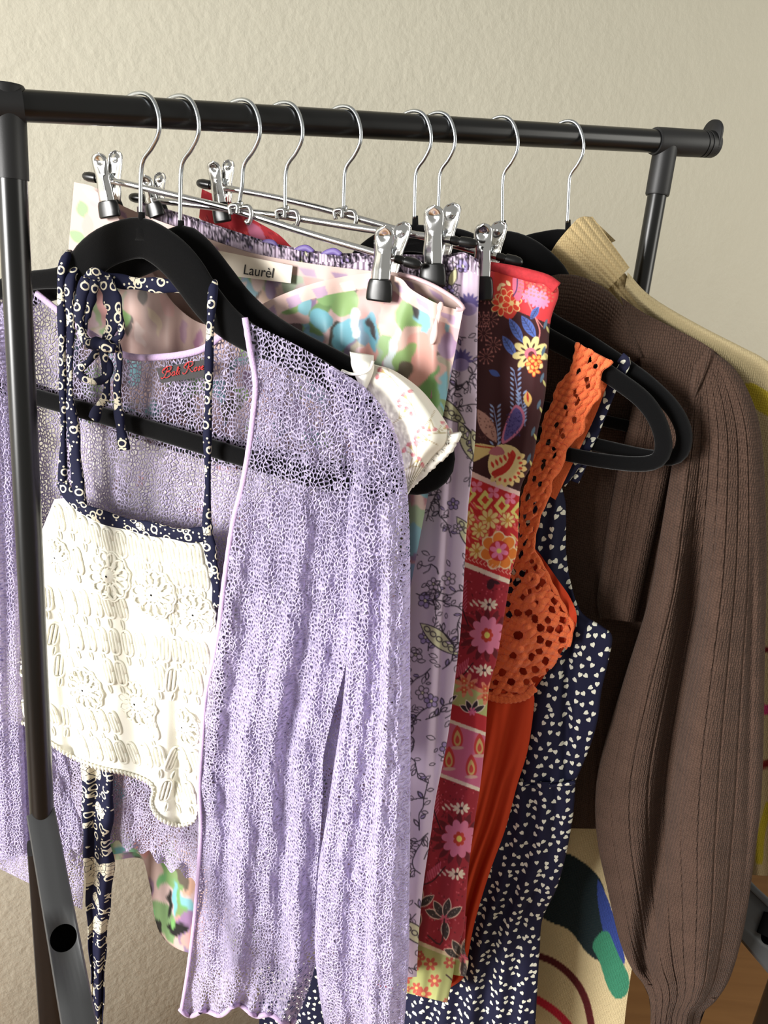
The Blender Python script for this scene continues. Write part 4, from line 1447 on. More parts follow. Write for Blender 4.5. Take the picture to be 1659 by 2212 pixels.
# front panel sags between the clips
wf = [(160, 396), (206, 412), (245, 455), (285, 520), (330, 590), (380, 660), (440, 700), (500, 690), (560, 660), (620, 632), (700, 606), (800, 590), (862, 600), (890, 626), (945, 656), (1000, 672)]
band_paint([(p[0], p[1] + 12) for p in wf[7:]], 20, [(160, 128, 160), (186, 158, 182), (232, 206, 196)], 22, 6)
bf = [(136, 1815), (176, 1850), (240, 1846), (300, 1845), (322, 1905), (334, 1980), (345, 2010), (370, 2040), (420, 2056), (500, 2046), (560, 2036), (600, 2026), (640, 2018), (680, 2005), (720, 1990), (752, 1978)]
G = fine_rows(wf, bf, 300)
off = satin_off(G[..., 0], G[..., 1], 1)
xx, yy = G[..., 0], G[..., 1]
off = off + .007 * np.sin((xx - 560) * .018 + (yy - 600) * .022) * np.exp(-((yy - 700) / 110) ** 2) * np.exp(-((xx - 690) / 130) ** 2)
off = off + .006 * np.sin(xx * .075) * np.clip((yy - 640) / 60, 0, 1) * np.exp(-((xx - 860) / 110) ** 2) * np.exp(-((yy - 760) / 160) ** 2)
cloth('front_panel', P3, G, off, M_SATIN, skirt, col=satin_col)
# rolled edge joining front and back at the right corner
q = cr([(862, 592), (900, 602), (945, 622), (988, 650), (1001, 668), (985, 668)], 40)
tube('waist_edge', P3.at(q[:, 0], q[:, 1], np.linspace(-.008, .009, 40)), .0018, plain('satin_edge', (214, 180, 186), rough=.4), skirt, n=8)
# zip
zz = cr([(953, 652), (948, 680), (944, 700)], 12)
tube('zip_slider', P3.at(zz[:, 0], zz[:, 1], np.full(12, .016)), np.array([1, 2, 2.4, 2.4, 2, 1.6, 1.6, 2, 2, 1.6, 1.2, 1]) * .0011, M_PINKMETAL, skirt, n=8, flat=.6)
zz = cr([(943, 688), (941, 700), (938, 720), (934, 738), (932, 744)], 14)
tube('zip_pull', P3.at(zz[:, 0], zz[:, 1], np.full(14, .017)), np.array([.5, .8, 1, 1.2, 1.4, 1.6, 1.8, 2, 2.1, 2.1, 2, 1.8, 1.3, .5]) * .0014, M_PINKMETAL, skirt, n=10, flat=.4)
zz = cr([(948, 745), (940, 800), (932, 860)], 10)
tube('zip_tape', P3.at(zz[:, 0], zz[:, 1], satin_off(zz[:, 0], zz[:, 1], 1) + .001), .0012, plain('zip_tape', (150, 120, 124), rough=.7), skirt, n=6)
# brand label
Gl = ruled([(466, 540), (468, 592)], [(632, 574), (628, 612)], 3, 8)
lb3 = cloth('brand_label', P3, Gl, np.full((3, 8), -.004), M_LABEL_WHITE, skirt)
lb3['label'] = 'cream satin label with black lettering'


def text_obj(name, body, pl, x, y, size_px, ang, off, mat, parent, xscale=1.0):
    cu_ = bpy.data.curves.new(name, 'FONT')
    cu_.body = body
    cu_.size = 1.0
    cu_.extrude = .004
    to = bpy.data.objects.new('tmp_text', cu_)
    COL.objects.link(to)
    bpy.context.view_layer.update()
    me = bpy.data.meshes.new_from_object(to.evaluated_get(bpy.context.evaluated_depsgraph_get()))
    bpy.data.objects.remove(to)
    me.materials.clear(); me.materials.append(mat)
    o = bpy.data.objects.new(name, me)
    COL.objects.link(o)
    p = pl.pt(x, y, off)
    ex = pl.pt(x + math.cos(ang) * size_px, y + math.sin(ang) * size_px, off) - p
    ey = pl.pt(x + math.sin(ang) * size_px, y - math.cos(ang) * size_px, off) - p
    ez = np.cross(ex, ey); ez = ez / np.linalg.norm(ez) * np.linalg.norm(ex)
    ex = ex * xscale
    co = np.empty(len(me.vertices) * 3, np.float32)
    me.vertices.foreach_get('co', co)
    co = co.reshape(-1, 3)
    me.vertices.foreach_set('co', (p + co[:, :1] * ex + co[:, 1:2] * ey + co[:, 2:] * ez).astype(np.float32).ravel())
    me.update()
    set_parent(o, parent)
    return o


text_obj('label_lettering', 'Laur\u00e8l', P3, 524, 592, 31, .13, -.0032, M_INK, lb3, .86)
# fine hanger loops in purple ribbon showing above the waist
for pts in ([(633, 552), (645, 540), (662, 536), (676, 546)], [(692, 560), (704, 548), (722, 543), (736, 552)], [(566, 532), (575, 524), (590, 526), (596, 536)]):
    q = cr(pts, 16)
    o = tube('hanging_loop', PL[4].at(q[:, 0], q[:, 1], np.full(16, -.002)), .0030, M_PURPLE, None, n=8, flat=.3)
    globals().setdefault('LOOPS', []).append(o)

# ------------------------------------------------------------------ lilac botanical trousers (clip hanger 4)
P4 = PL[4]
trou = empty('trousers', P4.pt(900, 2100), 'pale lilac elastic-waist trousers with black line-drawn flowers', 'trousers')
for o in LOOPS:
    set_parent(o, trou)
cvL = Canvas(290, 410, 1050, 2190, (206, 188, 208))
gL = np.random.default_rng(23)
INK = (52, 44, 56)


def fl_out(c, x, y, r, n=5, fill=None, a=0):
    for k in range(n):
        t = a + 2 * math.pi * k / n
        px, py = x + math.cos(t) * r * .6, y + math.sin(t) * r * .6
        c.ell(px, py, r * .48, r * .42, t, INK)
        c.ell(px, py, r * .48 - 1.7, r * .42 - 1.7, t, fill or (206, 188, 208))
    c.ell(x, y, r * .28, r * .28, 0, INK); c.ell(x, y, r * .28 - 1.4, r * .28 - 1.4, 0, (206, 200, 170))


def vine(c, x, y, L, a, g, leafy=True):
    pts = [(x, y)]
    for k in range(6):
        a += g.normal(0, .35)
        x, y = x + math.cos(a) * L / 6, y + math.sin(a) * L / 6
        pts.append((x, y))
    q = cr(pts, 40)
    c.line(q, 1.9, INK)
    for i in range(3, 39, 6):
        s = g.choice([-1, 1])
        t = math.atan2(q[i][1] - q[i - 1][1], q[i][0] - q[i - 1][0]) + s * g.uniform(.6, 1.2)
        lx, ly = q[i][0] + math.cos(t) * 10, q[i][1] + math.sin(t) * 10
        c.leaf(lx, ly, g.uniform(14, 22), g.uniform(7, 10), t, INK)
        c.leaf(lx, ly, 13, 4.5, t, (206, 188, 208) if g.random() < .75 else (150, 132, 176))


for _ in range(260):
    x, y = gL.uniform(600, 1045), gL.uniform(430, 2185)
    k = gL.integers(0, 10)
    if k < 4: vine(cvL, x, y, gL.uniform(60, 140), gL.uniform(0, 6.28), gL)
    elif k < 7: fl_out(cvL, x, y, gL.uniform(10, 17), 5, None if gL.random() < .6 else (158, 140, 186), gL.uniform(0, 1))
    elif k == 7:
        a = gL.uniform(.6, 2.4)
        cvL.leaf(x, y, 110, 36, a, INK); cvL.leaf(x, y, 104, 31, a, (204, 202, 166))
        for j in range(-2, 3):
            cvL.ell(x + math.cos(a) * j * 17, y + math.sin(a) * j * 17, 8, 6, a, INK, ring=2)
    elif k == 8:
        for j in range(5):
            t = j * .5 + gL.uniform(0, 1)
            cvL.line([(x, y), (x + math.cos(t) * 14, y + math.sin(t) * 14), (x + math.cos(t + .3) * 26, y + math.sin(t + .3) * 26)], 1.8, INK)
    else:
        cvL.ell(x, y, 3.5, 3.5, 0, INK); cvL.ell(x, y, 1.8, 1.8, 0, (206, 188, 208))
for _ in range(160):
    x, y = gL.uniform(300, 1040), gL.uniform(430, 620)
    if gL.random() < .5: vine(cvL, x, y, 50, gL.uniform(0, 6.28), gL)
    else: cvL.line([(x, y), (x + gL.normal(0, 9), y + gL.normal(0, 9)), (x + gL.normal(0, 14), y + gL.normal(0, 14))], 2.4, INK)
for _ in range(330):
    x, y, a = gL.uniform(600, 1045), gL.uniform(430, 2185), gL.uniform(0, 6.28)
    L_ = gL.uniform(13, 22)
    cvL.leaf(x, y, L_, L_ * .5, a, INK, ring=1.8)
# jagged purple blooms near the waist
for x, y in [(1012, 660), (995, 780)]:
    for k in range(9):
        t = -math.pi + k * math.pi / 8
        cvL.leaf(x + math.cos(t) * 14, y + math.sin(t) * 14, 30, 8, t, (96, 84, 140))
    cvL.ell(x, y + 8, 18, 14, 0, (150, 132, 176))
cvL.leaf(978, 600, 46, 20, 1.9, INK); cvL.leaf(978, 600, 42, 16, 1.9, (214, 208, 164)); fl_out(cvL, 968, 628, 13, 5, (150, 134, 190))
fl_out(cvL, 1000, 575, 14, 6, (160, 146, 196)); fl_out(cvL, 978, 566, 12, 6)
LW = [(500, 566), (480, 700), (520, 1100), (600, 1500), (680, 1850), (720, 2120)]
RW = [(1032, 566), (1036, 584), (1032, 700), (1029, 900), (1022, 1000), (1011, 1100), (1002, 1250), (996, 1350), (985, 1450), (966, 1600), (942, 1720), (931, 1800), (916, 1900), (906, 2000), (900, 2110)]


def trou_fold(u, v, x, y):
    pleat = -.006 * np.exp(-((x - (1000 - (y - 600) * .055)) / 7) ** 2) + .004 * np.exp(-((x - (985 - (y - 600) * .06)) / 12) ** 2)
    return wave(31, .003)(u, v, x, y) + pleat + .0012 * np.sin(x * .5) * np.clip((640 - y) / 60, 0, 1)


bag('leg_panel', P4, LW, RW, 800, 260, .009, M_PRINT, trou, col=cvL, folds=trou_fold, back_step=8)
# gathered elastic waist running back to the far clip
we = [(300, 440), (345, 452), (420, 475), (500, 502), (600, 532), (700, 549), (800, 553), (900, 555), (960, 556), (1000, 550), (1034, 566)]
q = cr(we, 420)
wl = np.linspace(0, 1, 420)
tb = P4.at(q[:, 0], q[:, 1] + 1.5 * np.sin(wl * 330), .004 + .002 * np.sin(wl * 330))
uvq = cvL(q[:, 0], q[:, 1])
nb = 7
TT = np.linspace(0, 1, nb)
Gw = q[:, None] + np.stack([0 * TT, 30 * TT], -1)[None]
gath = np.sin(wl * 300 + 3 * np.sin(wl * 37) + 2 * np.sin(wl * 91)) * (.6 + .4 * np.sin(wl * 53))
ow = .008 + .0016 * gath[:, None] * (1 - .5 * TT)[None] + .0006 * np.sin(wl * 700)[:, None] - .004 * (1 - TT)[None] ** 2
Gw = Gw + np.stack([0 * wl, 1.6 * gath], -1)[:, None] * (1 - TT)[None, :, None]
cloth('elastic_waist', P4, Gw, ow, M_PRINT, trou, col=cvL)
Gw2 = q[:, None] + np.stack([0 * TT, 40 * TT], -1)[None] - np.array([0, 5.0])
cloth('elastic_waist_back', P4, Gw2, -.008 + .0022 * np.sin(wl * 310)[:, None] + 0 * TT[None], M_PRINT, trou, col=cvL)
# far side of the garment below the far clip
Gf = ruled([(296, 446), (420, 482), (540, 515)], [(290, 900), (420, 900), (540, 900)], 20, 20)
cloth('far_panel', P4, Gf, -.004 + 0 * Gf[..., 0], M_PRINT, trou, col=cvL)

# ------------------------------------------------------------------ red patchwork skirt (clip hanger 5)
P5 = PL[5]
red = empty('patchwork_skirt', P5.pt(1000, 2150), 'red, maroon and pink patchwork-print skirt with flower bands', 'skirt')
RED_R = [(1204, 612), (1206, 640), (1190, 690), (1184, 760), (1178, 850), (1162, 930), (1150, 1000), (1124, 1060), (1118, 1180), (1104, 1240), (1094, 1300), (1074, 1420), (1056, 1490), (1048, 1600), (1037, 1700), (1026, 1770), (1012, 1880), (1006, 1960), (1001, 2010), (985, 2060), (978, 2110), (966, 2166)]
RED_L = [(900, 556), (750, 800), (760, 1200), (780, 1600), (800, 1900), (815, 2130)]
rr_ = cr(RED_R, 400)
xR = lambda y: np.interp(y, rr_[:, 1], rr_[:, 0])
cvR = Canvas(420, 380, 1215, 2200, (150, 34, 46))
Yc, Xc = np.mgrid[0:cvR.h, 0:cvR.w]
Yc = Yc + cvR.y0 + .5; Xc = Xc + cvR.x0 + .5
tt = Yc - .36 * (Xc - xR(Yc))
MAROON, REDC, CRIM, WHT, GRN, PNK = (60, 24, 28), (196, 40, 44), (160, 36, 52), (236, 220, 200), (178, 184, 118), (206, 106, 140)
for a, b, c in [(0, 700, (214, 60, 66)), (700, 1062, MAROON), (1062, 1072, (236, 200, 190)), (1072, 1252, REDC), (1252, 1262, WHT), (1262, 1494, CRIM), (1494, 1548, GRN), (1548, 1582, (186, 40, 50)),
                (1582, 1590, WHT), (1590, 1702, PNK), (1702, 1710, WHT), (1710, 2064, CRIM), (2064, 2072, (226, 210, 170)), (2072, 2178, GRN), (2178, 2300, (170, 44, 40))]:
    cvR.a[(tt >= a) & (tt < b)] = c
gR = np.random.default_rng(3)
# fine speckle on the crimson grounds
for _ in range(5200):
    i, j = gR.integers(0, cvR.h), gR.integers(300, cvR.w)
    t_ = tt[i, j]
    if 1262 < t_ < 1490 or 1712 < t_ < 2060:
        cvR.ell(Xc[i, j], Yc[i, j], 2.2, 1.4, gR.uniform(0, 3), (206, 84, 98) if gR.random() < .6 else (110, 20, 36))
    elif t_ < 640:
        cvR.ell(Xc[i, j], Yc[i, j], 2.6, 2.6, 0, (234, 120, 110))
# the visible waistband
cvR.poly([(1070, 585), (1110, 588), (1120, 660), (1100, 690), (1075, 660)], (206, 60, 50))
for x, y in [(1092, 645), (1082, 660), (1105, 655)]:
    cvR.flower(x, y, 20, 6, (214, 60, 40), (232, 196, 130), gR.uniform(0, 1), .6, edge=(236, 206, 140))
for x, y, a in [(1085, 615, 0), (1098, 612, .9), (1078, 622, 2), (1135, 640, .4), (1118, 655, 1.4)]:
    cvR.leaf(x, y, 16, 8, a, (240, 210, 160))
cvR.poly([(1108, 600), (1125, 595), (1132, 620), (1122, 650), (1110, 640)], (232, 120, 150))
cvR.line([(1118, 595), (1116, 625), (1108, 640)], 2.2, (70, 60, 110))
for x, y in [(1142, 640), (1158, 650), (1172, 652), (1150, 632), (1168, 642)]:
    cvR.flower(x, y, 15, 9, (240, 140, 178), None, 0, .5)
for k in range(40):
    cvR.ell(1122 + (k % 10) * 8 + gR.uniform(-2, 2), 606 + (k // 10) * 8 + (k % 10) * 2.2, 2.5, 2, 0, (180, 120, 90), ring=1.2)
# maroon section
BLUE, BLU2, CRM = (88, 112, 190), (60, 64, 104), (236, 220, 150)
cvR.line([(1138, 646), (1148, 668), (1158, 690), (1166, 715), (1162, 740)], 3, (214, 130, 130))
cvR.line([(1160, 690), (1172, 706)], 2, (214, 130, 130))
for x, y, L_, w_, a in [(1155, 676, 34, 15, -1.0), (1115, 714, 62, 20, 1.05), (1142, 706, 58, 22, 1.0), (1100, 748, 54, 20, 1.0)]:
    cvR.leaf(x, y, L_, w_, a, BLUE)
    cvR.line([(x - math.cos(a) * L_ * .4, y - math.sin(a) * L_ * .4), (x + math.cos(a) * L_ * .4, y + math.sin(a) * L_ * .4)], 1.6, BLU2)
    for j in range(-2, 3):
        px, py = x + math.cos(a) * j * L_ * .14, y + math.sin(a) * j * L_ * .14
        for s in (-.8, .8):
            cvR.line([(px, py), (px - math.cos(a + s) * w_ * .42, py - math.sin(a + s) * w_ * .42)], 1.2, BLU2)
cvR.flower(1146, 764, 38, 9, CRM, None, .2, .48)
for k in range(9):
    t = .2 + 2 * math.pi * k / 9
    cvR.leaf(1146 + math.cos(t) * 18, 764 + math.sin(t) * 18, 14, 4, t, (60, 30, 30))
cvR.ell(1146, 764, 13, 13, 0, (226, 120, 140)); cvR.ell(1148, 766, 7, 7, 0, (90, 40, 40))
for x, y, r in [(1150, 784, 14), (1154, 800, 12), (1158, 778, 12)]:
    cvR.flower(x, y, r, 5, (232, 180, 90), (190, 50, 30), .4, .6, edge=(196, 60, 36))
for x, y, L_ in [(1118, 800, 96), (1074, 880, 90), (1130, 850, 70)]:
    cvR.line([(x - 8, y), (x, y + L_ * .5), (x + 4, y + L_)], 2, (130, 150, 200))
    for j in range(9):
        for s in (-1, 1):
            yy_ = y + j * L_ / 9
            cvR.leaf(x - 4 + s * 8, yy_ - 3, 13, 4.5, s * -.8 if s > 0 else .8, (150, 170, 214))
for x, y in [(1052, 640), (1060, 690), (1045, 720), (1066, 745), (1040, 690), (1050, 770)]:
    for k in range(10):
        t = k * .628
        cvR.line([(x + math.cos(t) * 5, y + math.sin(t) * 5), (x + math.cos(t) * 15, y + math.sin(t) * 15)], 1.6, (150, 96, 90))
        cvR.ell(x + math.cos(t) * 16, y + math.sin(t) * 16, 2, 2, 0, (170, 110, 104))
cvR.leaf(1068, 806, 28, 13, .5, (70, 90, 160))
cvR.poly([(1112, 876), (1132, 890), (1130, 920), (1108, 946), (1084, 958), (1090, 920)], (206, 120, 150))
cvR.poly([(1112, 882), (1127, 894), (1126, 918), (1106, 941), (1089, 951), (1094, 920)], (98, 86, 150))
for _ in range(90):
    cvR.ell(gR.uniform(1094, 1124), gR.uniform(890, 942), 1.2, 1.2, 0, (60, 50, 110))
cvR.leaf(1052, 920, 84, 30, 1.05, (186, 140, 128))
for _ in range(50):
    cvR.ell(gR.uniform(1035, 1072), gR.uniform(890, 955), 1.3, 1.3, 0, (110, 70, 66))
cvR.leaf(1140, 862, 34, 18, 1.5, (232, 190, 110)); cvR.leaf(1140, 858, 24, 5, 1.5, (196, 50, 40))
cvR.poly([(1018, 960), (1060, 962), (1072, 970), (1048, 985), (1020, 996)], (222, 196, 130))
cvR.line([(1024, 962), (1050, 966), (1070, 968)], 3, (180, 50, 40))
# big bud
cvR.poly([(1066, 968), (1092, 960), (1120, 972), (1128, 1000), (1118, 1030), (1092, 1048), (1062, 1030), (1054, 1000)], (236, 214, 150))
cvR.poly([(1072, 1030), (1098, 1016), (1114, 985), (1104, 975), (1092, 1002), (1062, 1020)], (196, 48, 36))
for k in range(9):
    t = .35 * k - .5
    cvR.leaf(1092 + math.cos(t) * 40, 1005 + math.sin(t) * 40, 16, 12, t, (236, 208, 140)); cvR.ell(1092 + math.cos(t) * 33, 1005 + math.sin(t) * 33, 4, 3, t, (206, 70, 50))
for k in range(6):
    cvR.leaf(1064 + k * 9, 1004 - k * 5, 16, 6, 1.2, (206, 56, 44))
cvR.poly([(1056, 978), (1066, 966), (1082, 966), (1090, 980), (1070, 984)], (190, 110, 120))
# edge lines in blue down the right seam
for y in range(700, 1040, 58):
    x = float(xR(np.array(y))) - 10
    cvR.leaf(x, y, 24, 7, 1.9, (88, 110, 130)); cvR.leaf(x + 5, y + 12, 18, 5, 1.2, (196, 190, 120))
# red and yellow tile band
for k in range(40):
    x = 760 + k * 36
    for j, (dy, c, r) in enumerate([(18, (226, 216, 120), 22), (18, (206, 60, 40), 10)]):
        y = 1072 + dy + .36 * (x - 1115) + 14
        cvR.poly([(x - r * .8, y), (x, y - r), (x + r * .8, y), (x, y + r)], c, straight=True)
    y = 1072 + .36 * (x + 18 - 1115) + 10
    cvR.flower(x + 18, y, 14, 4, (232, 130, 160), None, .78, .8)
for _ in range(260):
    x = gR.uniform(860, 1125); t_ = gR.uniform(1120, 1225); y = t_ + .36 * (x - float(xR(np.array(t_))))
    cvR.leaf(x, y, gR.uniform(14, 26), gR.uniform(3, 6), gR.uniform(-1, 1) + 1.2, [(236, 120, 130), (232, 200, 120), (230, 90, 80)][gR.integers(0, 3)])
for x, y, r in [(1056, 1122, 22), (1096, 1124, 16), (1035, 1145, 17), (1030, 1190, 17), (1010, 1120, 16), (980, 1110, 16)]:
    cvR.flower(x, y, r, 8, (236, 214, 140), (206, 150, 60), .2, .5, edge=(200, 80, 50))
cvR.ell(1078, 1190, 36, 36, 0, (240, 220, 180))
cvR.flower(1078, 1190, 38, 7, (232, 130, 50), None, .2, .75, edge=(240, 220, 180)); cvR.ell(1078, 1190, 22, 22, 0, (200, 50, 50)); cvR.flower(1078, 1190, 20, 6, (236, 130, 170), (236, 220, 110), .3, .6)
for k in range(34):
    x = 860 + k * 8
    y = 1240 + .36 * (x - 1104)
    cvR.line([(x, y), (x + 5, y - 5)], 1.5, (240, 190, 170)); cvR.line([(x, y), (x + 5, y + 5)], 1.5, (240, 190, 170))
# crimson sections with pink daisies


def crimson(y0, xo):
    cx, cy = xo, y0
    for k in range(16):
        t = k * math.pi / 8
        cvR.leaf(cx + math.cos(t) * 46, cy + math.sin(t) * 42, 34, 12, t, (104, 20, 34))
    for _ in range(100):
        x, y = cx + gR.normal(0, 46), cy + gR.normal(0, 30)
        cvR.leaf(x, y, 9, 3, gR.uniform(0, 3), (112, 20, 36))
    cvR.flower(cx, cy, 40, 10, (220, 126, 158), None, .1, .52, sq=.85)
    cvR.ell(cx, cy, 16, 20, 0, (220, 126, 158))
    for k in range(7):
        t = k * .9
        cvR.ell(cx + math.cos(t) * 9, cy + math.sin(t) * 11, 4.5, 5, 0, (196, 60, 44))
    cvR.ell(cx, cy, 6, 7, 0, (230, 220, 110))
    for dx, dy in [(4, -66), (-6, 76)]:
        for k in range(9):
            t = k * .7
            cvR.drop(cx + dx + math.cos(t) * 12, cy + dy + math.sin(t) * 7, 14, 7, t, (236, 220, 196))
        cvR.ell(cx + dx, cy + dy, 4, 3, 0, (60, 24, 36))
        for k in range(4):
            cvR.leaf(cx + dx - 20 - k * 6, cy + dy - 2 + (k % 2) * 6 - 4, 12, 5, .9, (236, 214, 196))
    for k in range(8):
        cvR.line([(cx - 58, cy - 40 - k * 9), (cx - 66 + k, cy - 60 - k * 9)], 2, (224, 110, 140))
        cvR.line([(cx - 58, cy - 40 - k * 9), (cx - 44, cy - 62 - k * 8)], 2, (214, 100, 130))
    cvR.line([(cx - 40, cy - 20), (cx - 54, cy - 60), (cx - 64, cy - 110)], 2.4, (50, 14, 26))
    cvR.line([(cx - 30, cy + 60), (cx - 56, cy + 90), (cx - 80, cy + 100)], 2.4, (50, 14, 26))
    for k in range(8):
        cvR.line([(cx - 44 - k * 4, cy + 74 + k * 3), (cx - 40 - k * 4, cy + 50 + k * 3)], 2, (216, 100, 130))


crimson(1372, 1052)
crimson(1812, 992)
cvR.ell(1060, 1262, 8, 12, .3, (60, 16, 30)); cvR.leaf(1072, 1258, 18, 8, .4, (60, 16, 30))
# green band with red flowers
for x in range(860, 1060, 46):
    y = 1500 + .36 * (x - 1052)
    cvR.flower(x + 10, y, 26, 8, (222, 140, 110), None, .3, .4)
    for k in range(3):
        t = k * 2.1
        cvR.flower(x + 10 + math.cos(t) * 11, y + math.sin(t) * 11, 8, 6, (204, 90, 60), (230, 200, 120), 0, .7)
for x in range(900, 1060, 60):
    y = 1548 + .36 * (x - 1050)
    for t in (-2.6, -2.0, -1.2, -.5):
        cvR.leaf(x + math.cos(t) * 16, y + math.sin(t) * 12, 34, 14, t, (236, 216, 200)); cvR.leaf(x + math.cos(t) * 16, y + math.sin(t) * 12, 28, 10, t, (44, 34, 44))
    cvR.flower(x, y, 9, 6, (226, 110, 150), None, 0, .6)
# pink band with paisleys
for r in (0, 1):
    for k in range(6):
        x = 1036 - k * 48 - r * 18
        y = 1612 + r * 52 + .36 * (x - 1045)
        cvR.drop(x, y, 50, 28, 1.57, (200, 60, 60)); cvR.drop(x, y + 3, 34, 18, 1.57, (210, 176, 110)); cvR.drop(x, y + 6, 18, 10, 1.57, (200, 70, 60))
        cvR.ell(x, y + 24, 14, 4, 0, (214, 170, 160))
# dark leaves above the green hem
for cx, cy in [(960, 1985), (1000, 2070), (900, 1960)]:
    for t in (-2.7, -2.1, -1.35, -.6, 1.5):
        x, y = cx + math.cos(t) * 24, cy + math.sin(t) * 24
        cvR.leaf(x, y, 46, 20, t, (236, 206, 186)); cvR.leaf(x, y, 41, 15, t, (62, 56, 56))
        for _ in range(8):
            cvR.ell(x + gR.normal(0, 6), y + gR.normal(0, 6), 1.2, 1.2, 0, (150, 140, 130))
    cvR.flower(cx, cy, 10, 6, (214, 100, 120), None, 0, .6)
    cvR.line([(cx - 36, cy + 36), (cx - 8, cy + 54), (cx, cy)], 3, (60, 30, 36))
for _ in range(16):
    x, t_ = gR.uniform(840, 980), gR.uniform(2080, 2170)
    y = t_ + .36 * (x - float(xR(np.array(t_))))
    cvR.flower(x, y, gR.uniform(7, 18), 6, (188, 84, 70), (214, 196, 120), 0, .6)


def red_fold(u, v, x, y):
    return wave(41, .003)(u, v, x, y) + .003 * np.sin((x - xR(y)) * .035 + 1.5) + .0025 * np.exp(-((xR(y) - x - 24) / 10) ** 2) * np.clip((y - 700) / 100, 0, 1)


bag('skirt_panel', P5, RED_L, RED_R, 900, 300, .010, M_PRINT, red, col=cvR, folds=red_fold, back_step=9, power=.4)
# folded-over waistband at the right top
q = cr([(1056, 578), (1100, 585), (1140, 594), (1180, 606), (1203, 622)], 60)
tube('waist_roll', P5.at(q[:, 0], q[:, 1], np.linspace(.006, .004, 60)), .0052, plain('red_waist_cotton', (184, 42, 50), rough=.8, nscale=400, nstr=.3, var=.35), red, n=12, flat=.8)
# far part of the waist, seen past the lilac waistband
wfar = [(436, 408), (480, 430), (540, 470), (600, 505), (640, 540), (700, 560), (790, 575)]
Gf = ruled(wfar, [(430, 470), (470, 520), (530, 560), (590, 590), (640, 620), (700, 640), (790, 660)], 90, 30)
uu = np.linspace(0, 1, 30)[None]; vv = np.linspace(0, 1, 90)[:, None]
cvR.poly([(425, 400), (480, 420), (640, 520), (660, 640), (500, 560), (425, 480)], (188, 44, 54))
for _ in range(200):
    x, y = gR.uniform(430, 650), gR.uniform(400, 620)
    cvR.leaf(x, y, gR.uniform(8, 16), 3, gR.uniform(0, 3), (226, 90, 90) if gR.random() < .7 else (130, 24, 40))
cvR.poly([(535, 480), (560, 490), (575, 520), (560, 530), (540, 510)], (196, 110, 140))
cloth('far_waist', P5, Gf, -.004 + .006 * np.sin(vv * 14) * uu, M_PRINT, red, col=cvR)
# second layer at the hem
bag('under_hem', P5, [(960, 1960), (950, 2040), (945, 2100)], [(1008, 1980), (1004, 2050), (1012, 2075), (1006, 2110)], 40, 24, .004, M_PRINT, red, col=cvR, off0=-.012, back_step=3)

# ------------------------------------------------------------------ orange crochet dress (hanger 6)
P6 = PL[6]
orange = empty('crochet_dress', P6.pt(1000, 2100), 'orange dress with a crochet bust and scalloped crochet strap', 'dress')
OL = [(1248, 741), (1241, 780), (1232, 806), (1205, 838), (1196, 872), (1178, 905), (1172, 945), (1152, 985), (1146, 1030), (1130, 1075), (1126, 1130), (1115, 1200), (1095, 1280), (1070, 1370), (1052, 1440), (1040, 1508)]
OR = [(1322, 780), (1300, 800), (1292, 822), (1294, 852), (1276, 876), (1262, 900), (1256, 934), (1236, 950), (1220, 975), (1212, 1008), (1192, 1034), (1184, 1072), (1170, 1100), (1158, 1140), (1152, 1184), (1172, 1222), (1196, 1270), (1222, 1320), (1236, 1352), (1228, 1396), (1192, 1440), (1160, 1470), (1150, 1490), (1128, 1508)]
G = ruled(OL, OR, 520, 120)
gx, gy = G[..., 0], G[..., 1]
mO = Canvas(1000, 720, 1340, 1540, (0, 0, 0))          # red: hole, green: height
uu = np.linspace(0, 1, 120)[None]; vv = np.linspace(0, 1, 520)[:, None]
mid = (cr(OL, 520) + cr(OR, 520)) / 2
for i in range(12, 360, 9):                             # strap: slanted slots in two loose lines
    x, y = mid[i]
    s = ((i // 9) % 3 - 1) * 13
    mO.leaf(x + s + 4 * math.sin(i), y + 3, 15 + 5 * math.sin(i * 1.7), 8, 2.0, (255, 0, 0))
g6 = np.random.default_rng(8)
rings = [(1130, 1290, 24), (1120, 1372, 38), (1108, 1415, 30), (1160, 1300, 18), (1150, 1250, 14), (1070, 1400, 14), (1170, 1225, 12)]
pts = []
for _ in range(1400):
    x, y = g6.uniform(1050, 1240), g6.uniform(1235, 1500)
    if all(math.hypot(x - a, y - b) > 19 for a, b, *_ in pts) and all(math.hypot(x - a, y - b) > r + 9 for a, b, r in rings):
        pts.append((x, y))
for x, y in pts:
    if y > 1478: mO.leaf(x, y, 16, 7, 0, (255, 0, 0))
    else: mO.ell(x, y, g6.uniform(6.5, 9), g6.uniform(6, 8.5), g6.uniform(0, 3), (255, 0, 0))
for x, y, r in rings:
    mO.ell(x, y, r * .26, r * .3, .4, (255, 0, 0))
hole = mO.raw(gx, gy)[..., 0] > 128
stripes = .0010 * np.sin(gy * .42 + 3 * np.sin(gx * .06)) + .0009 * np.sin(gx * .35 + gy * .25)
for x, y, r in rings:
    d_ = np.hypot(gx - x, gy - y)
    stripes = stripes + .004 * np.exp(-((d_ - r * .62) / (r * .3)) ** 2)
offO = .010 + .010 * np.exp(-((gy - 1370) / 90) ** 2) * np.sin(np.pi * uu) + stripes + .002 * np.sin(np.pi * uu)
o = cloth('crochet_bodice', P6, G, offO, M_ORANGE_CROCHET, orange, mask=~hole)
o.modifiers.new('thickness', 'SOLIDIFY').thickness = .0018
